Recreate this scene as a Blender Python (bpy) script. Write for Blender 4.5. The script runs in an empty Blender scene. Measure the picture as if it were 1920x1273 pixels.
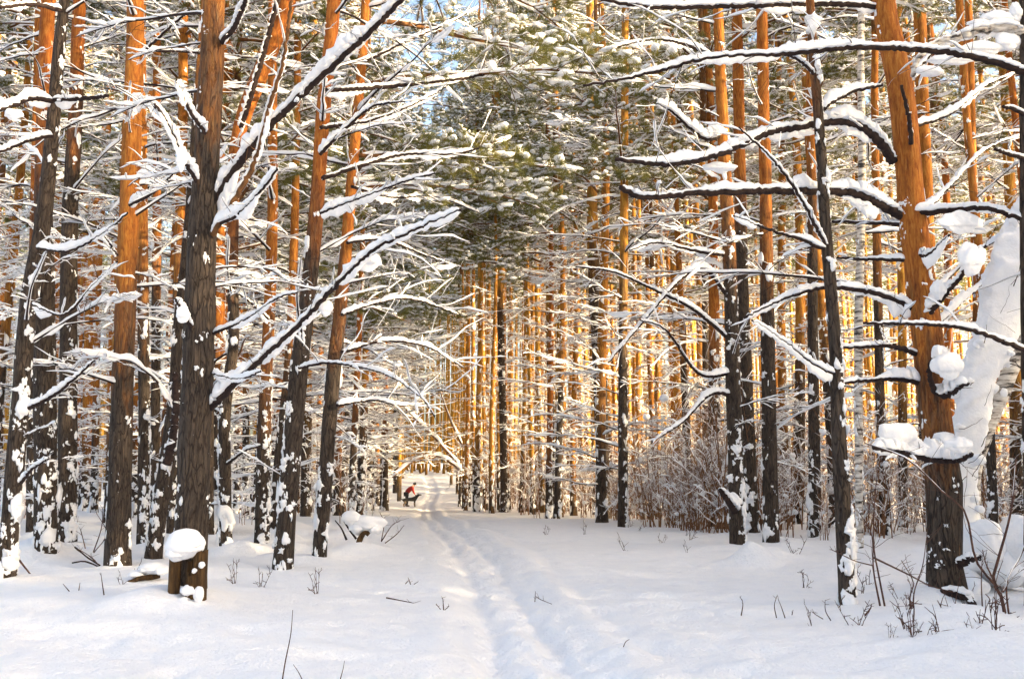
import bpy, math, random
import numpy as np
from math import radians as R
rng = np.random.default_rng(11)
random.seed(11)
scene = bpy.context.scene
col = scene.collection

# ------------------------------------------------------------------ camera, sky, sun, exposure
EYE = 1.3
F = 1800.0                     # focal length in pixels of the 1920 px wide photograph
PITCH = math.atan(243.5 / F)
cam_d = bpy.data.cameras.new('camera')
cam_d.sensor_width = 36
cam_d.lens = 36 * F / 1920
cam_d.clip_start = 0.05
cam_d.clip_end = 3000
cam = bpy.data.objects.new('camera', cam_d)
cam.location = (0, 0, EYE)
cam.rotation_euler = (math.pi / 2 + PITCH, 0, 0)
col.objects.link(cam)
scene.camera = cam

SUN_EL, SUN_AZ = R(12), R(114)       # azimuth clockwise from +Y (the view direction)
w = bpy.data.worlds.new('World')
scene.world = w
w.use_nodes = True
nt = w.node_tree
nt.nodes.clear()
sky = nt.nodes.new('ShaderNodeTexSky')
sky.sky_type = 'NISHITA'
sky.sun_disc = False
sky.sun_elevation = SUN_EL
sky.sun_rotation = SUN_AZ
sky.air_density = 0.8
sky.dust_density = 5.0
sky.ozone_density = 0.3
bg = nt.nodes.new('ShaderNodeBackground')
bg.inputs['Strength'].default_value = 0.15
wo = nt.nodes.new('ShaderNodeOutputWorld')
nt.links.new(sky.outputs[0], bg.inputs[0])
nt.links.new(bg.outputs[0], wo.inputs[0])
sd = bpy.data.lights.new('sun', 'SUN')
sd.energy = 4.6
sd.angle = R(1.2)
sd.color = (1.0, 0.77, 0.46)
sun = bpy.data.objects.new('sun', sd)
sun.rotation_euler = (math.pi / 2 - SUN_EL, 0, math.pi - SUN_AZ)
col.objects.link(sun)
scene.view_settings.view_transform = 'Standard'
scene.view_settings.look = 'None'
scene.view_settings.exposure = 2.3
scene.view_settings.gamma = 1.0
scene.view_settings.use_curve_mapping = False
scene.cycles.max_bounces = 6
scene.cycles.diffuse_bounces = 4
scene.cycles.use_denoising = True

# ------------------------------------------------------------------ helpers
FW = np.array([0, math.cos(PITCH), math.sin(PITCH)])
UP = np.array([0, -math.sin(PITCH), math.cos(PITCH)])
def ray(px, py):
    return FW + UP * ((636.5 - py) / F) + np.array([(px - 960) / F, 0, 0])
def P(px, py, Y):
    """the point of the plane y = Y seen at a pixel of the photograph"""
    d = ray(px, py)
    return np.array([0, 0, EYE]) + d * (Y / d[1])

def vnoise2(x, y, seed=0):
    x = np.asarray(x, float); y = np.asarray(y, float)
    xi = np.floor(x).astype(np.int64); yi = np.floor(y).astype(np.int64)
    fx = x - xi; fy = y - yi
    fx = fx * fx * (3 - 2 * fx); fy = fy * fy * (3 - 2 * fy)
    def h(a, b):
        n = (a * 374761393 + b * 668265263 + seed * 1442695041) & 0x7fffffff
        n = ((n ^ (n >> 13)) * 1274126177) & 0x7fffffff
        n = n ^ (n >> 16)
        return (n & 0xffff) / 65535.0
    return (h(xi, yi) * (1 - fx) + h(xi + 1, yi) * fx) * (1 - fy) + (h(xi, yi + 1) * (1 - fx) + h(xi + 1, yi + 1) * fx) * fy - 0.5

_py = np.array([-60, 0, 20, 45, 68, 80, 108, 150, 220, 800.])
_pz = np.array([0.2, 0, 0, -0.70, -1.27, -1.0, 1.0, 1.5, 2.0, 6.])
_yy = np.linspace(-80, 900, 4901)
_zz = np.interp(_yy, _py, _pz)
_k = np.hanning(51); _k /= _k.sum()
_zz = np.convolve(np.pad(_zz, 25, mode='edge'), _k, mode='valid')
def hbase(x, y):
    z = np.interp(y, _yy, _zz)
    return z
def ground_hit(px, py):
    d = ray(px, py)
    o = np.array([0, 0, EYE])
    t = np.linspace(2, 400, 12000)
    zz = o[2] + d[2] * t
    g = hbase(0, d[1] * t)
    i = np.argmax(zz < g)
    if i == 0: i = len(t) - 1
    return np.array([d[0] * t[i], d[1] * t[i], g[i]])

# the trodden track, read off the photograph and laid on the ground
track_px = [(1120, 1500), (1040, 1300), (1010, 1240), (965, 1150), (925, 1080), (885, 1030), (835, 992), (800, 968), (800, 945), (812, 925), (808, 905), (800, 893)]
track = np.array([ground_hit(*q)[:2] for q in track_px])
track = np.vstack([[[1.2, -10]], track, [[-11.5, 130]]])
ty = np.linspace(-10, 130, 1401)
tx = np.interp(ty, track[:, 1], track[:, 0])
kk = np.hanning(13); kk /= kk.sum()
tx = np.convolve(np.pad(tx, 6, mode='edge'), kk, mode='valid')
def track_x(y): return np.interp(y, ty, tx)
mounds = []          # (x, y, radius, height) drifts round trunks and logs
def height(x, y):
    x = np.asarray(x, float); y = np.asarray(y, float)
    z = hbase(x, y).copy()
    z = z + 0.14 * vnoise2(x * .28 + 5, y * .28, 1) + 0.06 * vnoise2(x * .9, y * .9 + 3, 2)
    tr = track_x(y); d = x - tr
    wig = 0.07 * vnoise2(y * 1.3, y * 0 + 2, 7)
    trough = np.exp(-(d / 0.52) ** 4)
    z = z - 0.075 * trough
    z = z + 0.03 * np.exp(-((np.abs(d) - 0.66) / 0.16) ** 2) * (0.6 + 1.2 * vnoise2(x * 2.2, y * 2.2, 9))
    for off in (-0.24, 0.2):
        z = z - 0.05 * np.exp(-((d - off + wig) / 0.1) ** 2)
    z = z + trough * (0.06 * vnoise2(x * 6, y * 4, 3) + 0.045 * vnoise2(x * 13, y * 10, 4))
    # second, older trace to the right
    d2 = x - (tr + 0.95 + 0.12 * np.sin(y * .45))
    z = z - 0.05 * np.exp(-(d2 / 0.15) ** 2) * (0.7 + vnoise2(x * 2, y * 2, 12))
    # half-buried old footprints
    for (ax, ay, bx, by) in trails:
        n = int(math.hypot(bx - ax, by - ay) / 0.55)
        for i in range(n):
            f = i / max(1, n - 1)
            cx = ax + (bx - ax) * f + (0.11 if i % 2 else -0.11); cy = ay + (by - ay) * f
            z = z - 0.035 * np.exp(-((x - cx) / 0.13) ** 2 - ((y - cy) / 0.2) ** 2)
    near = np.clip(1 - y / 60, 0, 1)
    z = z + near * (0.06 * vnoise2(x * 1.9 + y * .6, y * 3.4, 5) + 0.022 * vnoise2(x * 6, y * 7, 6) + 0.013 * vnoise2(x * 14, y * 14, 16))
    for (mx, my, mr, mh) in mounds:
        z = z + mh * np.exp(-((x - mx) ** 2 + (y - my) ** 2) / mr ** 2)
    return z
trails = [(-3.4, 5.2, -1.9, 9.5), (-1.9, 6.2, -4.2, 8.6), (1.6, 6.5, 2.2, 10.5)]
def gz(x, y): return float(height(np.array([x]), np.array([y]))[0])

# ------------------------------------------------------------------ materials
def mat_new(name):
    m = bpy.data.materials.new(name); m.use_nodes = True
    n = m.node_tree; n.nodes.clear()
    o = n.nodes.new('ShaderNodeOutputMaterial'); b = n.nodes.new('ShaderNodeBsdfPrincipled')
    n.links.new(b.outputs[0], o.inputs[0])
    return m, n, b
def nd(n, t, **kw):
    x = n.nodes.new(t)
    for k, v in kw.items():
        if k in x.inputs.keys(): x.inputs[k].default_value = v
        else: setattr(x, k, v)
    return x
def ramp(n, stops, src, interp='LINEAR'):
    r = n.nodes.new('ShaderNodeValToRGB'); e = r.color_ramp.elements
    r.color_ramp.interpolation = interp
    while len(e) < len(stops): e.new(0.5)
    for i, (p, c) in enumerate(stops):
        e[i].position = p; e[i].color = (*c, 1) if len(c) == 3 else c
    n.links.new(src, r.inputs[0]); return r
def mathn(n, op, a, b=None, clamp=False):
    m = n.nodes.new('ShaderNodeMath'); m.operation = op; m.use_clamp = clamp
    for i, v in enumerate((a, b)):
        if v is None: continue
        if isinstance(v, (int, float)): m.inputs[i].default_value = v
        else: n.links.new(v, m.inputs[i])
    return m.outputs[0]
def mixc(n, f, a, b):
    m = n.nodes.new('ShaderNodeMix'); m.data_type = 'RGBA'
    for s, v in ((0, f), (6, a), (7, b)):
        if isinstance(v, (tuple, list)): m.inputs[s].default_value = (*v, 1)
        elif isinstance(v, (int, float)): m.inputs[s].default_value = v
        else: n.links.new(v, m.inputs[s])
    return m.outputs[2]

def snow_mat(name, scale1, scale2, strength, dist):
    m, n, b = mat_new(name)
    tc = nd(n, 'ShaderNodeNewGeometry')
    n1 = nd(n, 'ShaderNodeTexNoise', Scale=scale1, Detail=5.0, Roughness=0.6)
    n2 = nd(n, 'ShaderNodeTexNoise', Scale=scale2, Detail=3.0)
    n.links.new(tc.outputs['Position'], n1.inputs['Vector']); n.links.new(tc.outputs['Position'], n2.inputs['Vector'])
    s = mathn(n, 'ADD', n1.outputs[0], mathn(n, 'MULTIPLY', n2.outputs[0], 0.45))
    bp = nd(n, 'ShaderNodeBump', Strength=strength, Distance=dist)
    n.links.new(s, bp.inputs['Height']); n.links.new(bp.outputs[0], b.inputs['Normal'])
    c = ramp(n, [(0.3, (0.86, 0.88, 0.92)), (0.7, (0.93, 0.935, 0.95))], n1.outputs[0])
    n.links.new(c.outputs[0], b.inputs['Base Color'])
    b.inputs['Roughness'].default_value = 0.75
    b.inputs['Specular IOR Level'].default_value = 0.25
    return m
M_ground = snow_mat('ground_snow', 4.5, 34, 0.85, 0.045)
M_snow = snow_mat('lying_snow', 9, 45, 0.5, 0.02)

def bark_mat(name, flakes=0.585):
    m, n, b = mat_new(name)
    tc = nd(n, 'ShaderNodeTexCoord'); sep = nd(n, 'ShaderNodeSeparateXYZ')
    n.links.new(tc.outputs['Object'], sep.inputs[0])
    at = nd(n, 'ShaderNodeAttribute', attribute_type='OBJECT', attribute_name='bark_line')
    rnd = nd(n, 'ShaderNodeObjectInfo')
    mp0 = nd(n, 'ShaderNodeMapping'); mp0.inputs['Scale'].default_value = (1, 1, 0.17)
    n.links.new(tc.outputs['Object'], mp0.inputs[0])
    dn = nd(n, 'ShaderNodeTexNoise', Scale=11.0, Detail=4.0); n.links.new(mp0.outputs[0], dn.inputs['Vector'])
    mp = n.nodes.new('ShaderNodeMix'); mp.data_type = 'VECTOR'; mp.inputs[0].default_value = 0.11
    n.links.new(mp0.outputs[0], mp.inputs[4]); n.links.new(dn.outputs['Color'], mp.inputs[5])
    mp = type('o', (), {'outputs': [mp.outputs[1]]})
    big = nd(n, 'ShaderNodeTexNoise', Scale=7.0, Detail=4.0, Roughness=0.65); n.links.new(mp.outputs[0], big.inputs['Vector'])
    fine = nd(n, 'ShaderNodeTexNoise', Scale=38.0, Detail=6.0, Roughness=0.7); n.links.new(mp.outputs[0], fine.inputs['Vector'])
    vor = nd(n, 'ShaderNodeTexVoronoi', Scale=26.0); vor.feature = 'DISTANCE_TO_EDGE'; n.links.new(mp.outputs[0], vor.inputs['Vector'])
    # height relative to where the thick grey bark gives way to thin orange bark
    t = mathn(n, 'SUBTRACT', sep.outputs['Z'], at.outputs['Fac'])
    t = mathn(n, 'ADD', mathn(n, 'MULTIPLY', t, 0.42), mathn(n, 'MULTIPLY', mathn(n, 'SUBTRACT', big.outputs[0], 0.5), 2.2))
    t = mathn(n, 'ADD', t, 0.5, clamp=True)
    dark = ramp(n, [(0.30, (0.024, 0.019, 0.016)), (0.5, (0.066, 0.051, 0.041)), (0.68, (0.11, 0.080, 0.060)), (0.85, (0.20, 0.17, 0.145))], fine.outputs[0])
    crack = ramp(n, [(0.0, (0.3, 0.28, 0.28)), (0.1, (1, 1, 1))], vor.outputs['Distance'])
    dk = nd(n, 'ShaderNodeMix'); dk.data_type = 'RGBA'; dk.blend_type = 'MULTIPLY'; dk.inputs[0].default_value = 0.85
    n.links.new(dark.outputs[0], dk.inputs[6]); n.links.new(crack.outputs[0], dk.inputs[7])
    org = ramp(n, [(0.28, (0.14, 0.042, 0.014)), (0.42, (0.32, 0.095, 0.018)), (0.56, (0.48, 0.175, 0.028)), (0.68, (0.56, 0.26, 0.06)), (0.82, (0.32, 0.18, 0.10))], fine.outputs[0])
    patch = ramp(n, [(0.32, (0.42, 0.40, 0.42)), (0.5, (0.85, 0.8, 0.8)), (0.62, (1, 1, 1))], big.outputs[0])
    og = nd(n, 'ShaderNodeMix'); og.data_type = 'RGBA'; og.blend_type = 'MULTIPLY'; og.inputs[0].default_value = 0.8
    n.links.new(org.outputs[0], og.inputs[6]); n.links.new(patch.outputs[0], og.inputs[7])
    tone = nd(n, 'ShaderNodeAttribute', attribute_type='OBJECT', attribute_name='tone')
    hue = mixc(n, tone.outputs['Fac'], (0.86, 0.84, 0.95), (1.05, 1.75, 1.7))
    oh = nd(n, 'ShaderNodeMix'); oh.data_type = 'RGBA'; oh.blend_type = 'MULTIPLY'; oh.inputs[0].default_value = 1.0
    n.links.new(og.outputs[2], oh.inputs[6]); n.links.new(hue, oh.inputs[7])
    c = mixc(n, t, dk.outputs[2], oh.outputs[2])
    # blown-on snow flecks, thicker low down
    mp2 = nd(n, 'ShaderNodeMapping'); mp2.inputs['Scale'].default_value = (1, 1, 0.55)
    n.links.new(tc.outputs['Object'], mp2.inputs[0])
    n.links.new(rnd.outputs['Random'], mp2.inputs['Location'])
    sp = nd(n, 'ShaderNodeTexNoise', Scale=13.0, Detail=7.0, Roughness=0.72); n.links.new(mp2.outputs[0], sp.inputs['Vector'])
    low = mathn(n, 'MULTIPLY', mathn(n, 'SUBTRACT', 1.0, mathn(n, 'MULTIPLY', sep.outputs['Z'], 0.16, clamp=True)), 0.09)
    fl = mathn(n, 'MULTIPLY', mathn(n, 'SUBTRACT', mathn(n, 'ADD', sp.outputs[0], low), flakes + 0.16), 40, clamp=True)
    c = mixc(n, fl, c, (0.9, 0.91, 0.94))
    n.links.new(c, b.inputs['Base Color'])
    rl = mathn(n, 'ADD', mathn(n, 'MULTIPLY', fine.outputs[0], 0.6), mathn(n, 'MULTIPLY', crack.outputs[0], mathn(n, 'SUBTRACT', 1.0, t)))
    bp = nd(n, 'ShaderNodeBump', Strength=0.9, Distance=0.025)
    n.links.new(rl, bp.inputs['Height']); n.links.new(bp.outputs[0], b.inputs['Normal'])
    b.inputs['Roughness'].default_value = 0.85
    b.inputs['Specular IOR Level'].default_value = 0.2
    return m
M_bark = bark_mat('pine_bark')

def simple_noise_mat(name, stops, scale, rough=0.85, bump=0.4, zs=1.0, dist=0.01):
    m, n, b = mat_new(name)
    tc = nd(n, 'ShaderNodeTexCoord'); mp = nd(n, 'ShaderNodeMapping'); mp.inputs['Scale'].default_value = (1, 1, zs)
    n.links.new(tc.outputs['Object'], mp.inputs[0])
    no = nd(n, 'ShaderNodeTexNoise', Scale=scale, Detail=5.0, Roughness=0.6); n.links.new(mp.outputs[0], no.inputs['Vector'])
    r = ramp(n, stops, no.outputs[0]); n.links.new(r.outputs[0], b.inputs['Base Color'])
    bp = nd(n, 'ShaderNodeBump', Strength=bump, Distance=dist); n.links.new(no.outputs[0], bp.inputs['Height']); n.links.new(bp.outputs[0], b.inputs['Normal'])
    b.inputs['Roughness'].default_value = rough; b.inputs['Specular IOR Level'].default_value = 0.2
    return m
M_twig = simple_noise_mat('branch_bark', [(0.3, (0.014, 0.009, 0.010)), (0.6, (0.036, 0.023, 0.020)), (0.8, (0.08, 0.047, 0.032))], 22)
M_limb = simple_noise_mat('high_branch_bark', [(0.3, (0.06, 0.032, 0.018)), (0.6, (0.17, 0.08, 0.03)), (0.8, (0.34, 0.15, 0.05))], 12)
M_shrub = simple_noise_mat('shrub_stem', [(0.3, (0.05, 0.026, 0.026)), (0.7, (0.15, 0.08, 0.055))], 14)
M_shrub2 = simple_noise_mat('undergrowth_stem', [(0.3, (0.12, 0.055, 0.03)), (0.7, (0.30, 0.16, 0.08))], 14)
M_wood = simple_noise_mat('rotten_wood', [(0.25, (0.018, 0.012, 0.008)), (0.5, (0.075, 0.042, 0.018)), (0.75, (0.19, 0.11, 0.045))], 30, zs=0.12, bump=0.9, dist=0.03)
M_leaf = simple_noise_mat('withered_leaf', [(0.3, (0.2, 0.06, 0.03)), (0.7, (0.36, 0.13, 0.06))], 30)
def birch_mat():
    m, n, b = mat_new('birch_bark')
    tc = nd(n, 'ShaderNodeTexCoord'); mp = nd(n, 'ShaderNodeMapping'); mp.inputs['Scale'].default_value = (0.7, 0.7, 3.2)
    n.links.new(tc.outputs['Object'], mp.inputs[0])
    no = nd(n, 'ShaderNodeTexNoise', Scale=7.0, Detail=5.0, Roughness=0.65); n.links.new(mp.outputs[0], no.inputs['Vector'])
    r = ramp(n, [(0.40, (0.03, 0.026, 0.024)), (0.47, (0.42, 0.37, 0.32)), (0.6, (0.7, 0.67, 0.62))], no.outputs[0])
    n.links.new(r.outputs[0], b.inputs['Base Color'])
    bp = nd(n, 'ShaderNodeBump', Strength=0.5, Distance=0.01); n.links.new(no.outputs[0], bp.inputs['Height']); n.links.new(bp.outputs[0], b.inputs['Normal'])
    b.inputs['Roughness'].default_value = 0.8
    return m
M_birch = birch_mat()
def needle_mat():
    m, n, b = mat_new('pine_needles')
    g = nd(n, 'ShaderNodeNewGeometry')
    no = nd(n, 'ShaderNodeTexNoise', Scale=0.9, Detail=3.0); n.links.new(g.outputs['Position'], no.inputs['Vector'])
    r = ramp(n, [(0.3, (0.055, 0.078, 0.032)), (0.55, (0.11, 0.125, 0.038)), (0.75, (0.19, 0.17, 0.045))], no.outputs[0])
    n.links.new(r.outputs[0], b.inputs['Base Color'])
    b.inputs['Roughness'].default_value = 0.6
    tr = n.nodes.new('ShaderNodeBsdfTranslucent'); tr.inputs[0].default_value = (0.26, 0.23, 0.035, 1)
    mx = n.nodes.new('ShaderNodeMixShader'); mx.inputs[0].default_value = 0.35
    out = [x for x in n.nodes if x.type == 'OUTPUT_MATERIAL'][0]
    n.links.new(b.outputs[0], mx.inputs[1]); n.links.new(tr.outputs[0], mx.inputs[2]); n.links.new(mx.outputs[0], out.inputs[0])
    return m
M_needle = needle_mat()
def plain(name, c, rough=0.8):
    m, n, b = mat_new(name)
    no = nd(n, 'ShaderNodeTexNoise', Scale=18.0, Detail=3.0)
    r = ramp(n, [(0.3, tuple(v * 0.75 for v in c)), (0.7, tuple(min(1, v * 1.2) for v in c))], no.outputs[0])
    n.links.new(r.outputs[0], b.inputs['Base Color']); b.inputs['Roughness'].default_value = rough
    return m

# ------------------------------------------------------------------ mesh building
def ico(sub):
    t = (1 + 5 ** .5) / 2
    v = [(-1, t, 0), (1, t, 0), (-1, -t, 0), (1, -t, 0), (0, -1, t), (0, 1, t), (0, -1, -t), (0, 1, -t), (t, 0, -1), (t, 0, 1), (-t, 0, -1), (-t, 0, 1)]
    f = [(0, 11, 5), (0, 5, 1), (0, 1, 7), (0, 7, 10), (0, 10, 11), (1, 5, 9), (5, 11, 4), (11, 10, 2), (10, 7, 6), (7, 1, 8), (3, 9, 4), (3, 4, 2), (3, 2, 6), (3, 6, 8), (3, 8, 9), (4, 9, 5), (2, 4, 11), (6, 2, 10), (8, 6, 7), (9, 8, 1)]
    v = [np.array(a, float) / np.linalg.norm(a) for a in v]
    for _ in range(sub):
        c = {}; g = []
        def mid(a, b):
            k = (min(a, b), max(a, b))
            if k not in c:
                m = v[a] + v[b]; v.append(m / np.linalg.norm(m)); c[k] = len(v) - 1
            return c[k]
        for a, b_, d in f:
            x, y, z = mid(a, b_), mid(b_, d), mid(d, a)
            g += [(a, x, z), (b_, y, x), (d, z, y), (x, y, z)]
        f = g
    return np.array(v), np.array(f)
ICO = [ico(0), ico(1), ico(2), ico(3)]

class MB:
    def __init__(s): s.v = []; s.t = []; s.q = []; s.tm = []; s.qm = []; s.n = 0
    def add(s, v, tris=None, quads=None, m=0):
        v = np.asarray(v, float).reshape(-1, 3)
        if tris is not None and len(tris):
            s.t.append(np.asarray(tris) + s.n); s.tm.append(np.full(len(tris), m))
        if quads is not None and len(quads):
            s.q.append(np.asarray(quads) + s.n); s.qm.append(np.full(len(quads), m))
        s.v.append(v); s.n += len(v)
    def merge(s, o, rot=0.0, scale=1.0, loc=(0, 0, 0)):
        v = o.verts()
        if len(v) == 0: return
        c, sn = math.cos(rot), math.sin(rot)
        x = v[:, 0] * c - v[:, 1] * sn; y = v[:, 0] * sn + v[:, 1] * c
        v = np.stack([x, y, v[:, 2]], 1) * scale + np.array(loc)
        for a in o.t: s.t.append(a + s.n)
        for a in o.q: s.q.append(a + s.n)
        s.tm += o.tm; s.qm += o.qm
        s.v.append(v); s.n += len(v)
    def verts(s): return np.concatenate(s.v) if s.v else np.zeros((0, 3))
    def mesh(s, name, mats, smooth=True):
        me = bpy.data.meshes.new(name)
        v = s.verts()
        t = np.concatenate(s.t) if s.t else np.zeros((0, 3), int)
        q = np.concatenate(s.q) if s.q else np.zeros((0, 4), int)
        tm = np.concatenate(s.tm) if s.t else np.zeros(0, int)
        qm = np.concatenate(s.qm) if s.q else np.zeros(0, int)
        me.vertices.add(len(v)); me.vertices.foreach_set('co', v.astype(np.float32).ravel())
        me.loops.add(len(t) * 3 + len(q) * 4)
        me.loops.foreach_set('vertex_index', np.concatenate([t.ravel(), q.ravel()]).astype(np.int32))
        me.polygons.add(len(t) + len(q))
        ls = np.concatenate([np.arange(len(t)) * 3, len(t) * 3 + np.arange(len(q)) * 4]).astype(np.int32)
        me.polygons.foreach_set('loop_start', ls)
        me.polygons.foreach_set('material_index', np.concatenate([tm, qm]).astype(np.int32))
        me.polygons.foreach_set('use_smooth', np.full(len(t) + len(q), smooth))
        for m in mats: me.materials.append(m)
        me.update(calc_edges=True); me.validate()
        return me
    def build(s, name, mats, parent=None, smooth=True):
        o = bpy.data.objects.new(name, s.mesh(name, mats, smooth)); col.objects.link(o)
        if parent is not None: o.parent = parent
        return o

def unit(a):
    return a / np.maximum(np.linalg.norm(a, axis=-1, keepdims=True), 1e-9)
def resample(pts, n):
    pts = np.asarray(pts, float)
    if len(pts) > 2:   # Catmull-Rom
        a = np.vstack([2 * pts[0] - pts[1], pts, 2 * pts[-1] - pts[-2]]); out = []
        for i in range(1, len(a) - 2):
            for t in np.linspace(0, 1, 8, endpoint=False):
                out.append(0.5 * ((2 * a[i]) + (-a[i - 1] + a[i + 1]) * t + (2 * a[i - 1] - 5 * a[i] + 4 * a[i + 1] - a[i + 2]) * t * t + (-a[i - 1] + 3 * a[i] - 3 * a[i + 1] + a[i + 2]) * t ** 3))
        out.append(pts[-1]); pts = np.array(out)
    d = np.concatenate([[0], np.cumsum(np.linalg.norm(np.diff(pts, axis=0), axis=1))])
    s = np.linspace(0, d[-1], n)
    return np.stack([np.interp(s, d, pts[:, k]) for k in range(pts.shape[1])], 1)
def frames(p):
    t = unit(np.gradient(p, axis=0))
    ref = np.where(np.abs(t[:, 2:3]) > 0.93, np.array([[0, 1., 0]]), np.array([[0, 0, 1.]]))
    if np.mean(np.abs(t[:, 2])) > 0.7: ref = np.tile([[0, 1., 0]], (len(t), 1))
    else: ref = np.tile([[0, 0, 1.]], (len(t), 1))
    a = unit(np.cross(t, ref)); b = np.cross(a, t)
    return t, a, b
def tube(mb, p, r, sides=6, m=0, rough=0.0, rg=None):
    p = np.asarray(p, float); n = len(p); r = np.asarray(r, float) * np.ones(n)
    t, a, b = frames(p)
    th = np.linspace(0, 2 * math.pi, sides, endpoint=False)
    rr = r[:, None] * np.ones((1, sides))
    if rough: rr = rr * (1 + rough * (rg or rng).normal(size=rr.shape))
    v = p[:, None] + a[:, None] * (rr * np.cos(th))[..., None] + b[:, None] * (rr * np.sin(th))[..., None]
    v = v.reshape(-1, 3)
    i = np.arange(n - 1)[:, None] * sides; j = np.arange(sides)[None]; k = (j + 1) % sides
    q = np.stack([i + j, i + k, i + sides + k, i + sides + j], -1).reshape(-1, 4)
    v = np.vstack([v, p[0], p[-1]])
    c0 = n * sides; c1 = c0 + 1; j = np.arange(sides); k = (j + 1) % sides
    tr = np.vstack([np.stack([np.full(sides, c0), k, j], 1), np.stack([np.full(sides, c1), (n - 1) * sides + j, (n - 1) * sides + k], 1)])
    mb.add(v, tr, q, m)
def snow_on(mb, p, r, s, m=0, sides=8, lump=0.18, gap=0.12, rg=None, freq=5.0, wide=0.85):
    """a loaf of snow lying on a branch with axis p, radius r; s is its greatest thickness"""
    rg = rg or rng
    p = np.asarray(p, float); n = len(p); r = np.asarray(r, float) * np.ones(n); s = np.asarray(s, float) * np.ones(n)
    t, a, b = frames(p)
    up = np.array([0, 0, 1.]); nn = unit(up - t * (t @ up)[:, None]); a = unit(np.cross(t, nn))
    flat = np.clip(np.linalg.norm(t[:, :2], axis=1), 0.1, 1)
    d = np.concatenate([[0], np.cumsum(np.linalg.norm(np.diff(p, axis=0), axis=1))])
    sd = int(rg.integers(1, 9999))
    nz = vnoise2(d * freq, d * 0 + 0.3, sd) * 1.2 + vnoise2(d * freq * .37, d * 0 + 7.1, sd + 3) * 1.1
    h = s * 1.0 * (0.72 + 0.85 * nz) * flat ** 1.1
    if gap:
        g = vnoise2(d * freq * .5 + 9, d * 0 + 0.7, sd + 1) + 0.5
        h = h * np.clip((g - gap) / 0.1, 0, 1)
    e = np.minimum(d, d[-1] - d) / max(1e-6, 0.04 + 0.04 * d[-1]); h = h * np.sqrt(np.clip(e, 0, 1))
    h = np.maximum(h, 0)
    w = (r * 0.9 + 0.40 * h) * np.clip(h / 0.012, 0, 1)
    th = np.linspace(-0.35, math.pi + 0.35, sides)
    cs, sn = np.cos(th), np.sin(th)
    h = h * (1 + 0.35 * vnoise2(d * 17, d * 0 + .2, sd + 5) + 0.25 * vnoise2(d * 38, d * 0 + .2, sd + 6))
    jit = 1 + lump * rg.normal(size=(n, sides)) * 0.6
    up_ = np.where(sn > 0, h[:, None] * sn * jit, sn * r[:, None] * 0.8)
    v = p[:, None] + a[:, None] * (w[:, None] * cs * jit)[..., None] + nn[:, None] * (up_ + (r * np.where(h > 0.003, 0.72, 0.1))[:, None])[..., None]
    v = v.reshape(-1, 3)
    i = np.arange(n - 1)[:, None] * sides; j = np.arange(sides)[None]; k = (j + 1) % sides
    q = np.stack([i + j, i + k, i + sides + k, i + sides + j], -1).reshape(-1, 4)
    mb.add(v, None, q, m)
def blob(mb, c, rad, m=0, lv=1, lump=0.22, rg=None, rz=0.0):
    rg = rg or rng
    v, f = ICO[lv]
    ph = rg.uniform(0, 6.28, 6); k = rg.normal(size=(3, 3)) * 2.2
    w_ = 1 + lump * (np.sin(v @ k[0] + ph[0]) * .6 + np.sin(v @ k[1] * 1.7 + ph[1]) * .4 + np.sin(v @ k[2] * 3 + ph[2]) * .25)
    if lv >= 2:
        for fq, am in ((1.7, .14), (3.6, .06), (9.0, .02)):
            o1 = rg.uniform(0, 50, 3)
            w_ = w_ + am * (vnoise2(v[:, 0] * fq + o1[0], v[:, 2] * fq + o1[1] + v[:, 1] * fq * .7, int(o1[2] * 9)) + vnoise2(v[:, 1] * fq + o1[1], v[:, 2] * fq * 1.1 + o1[2], 5)) * (lump / .12) ** .5
        w_ = np.where(v[:, 2] < -.3, w_ * .82, w_)
    u_ = v * w_[:, None] * np.asarray(rad)
    if rz:
        u_ = np.stack([u_[:, 0] * math.cos(rz) - u_[:, 1] * math.sin(rz), u_[:, 0] * math.sin(rz) + u_[:, 1] * math.cos(rz), u_[:, 2]], 1)
    mb.add(u_ + np.asarray(c), f, None, m)

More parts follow.
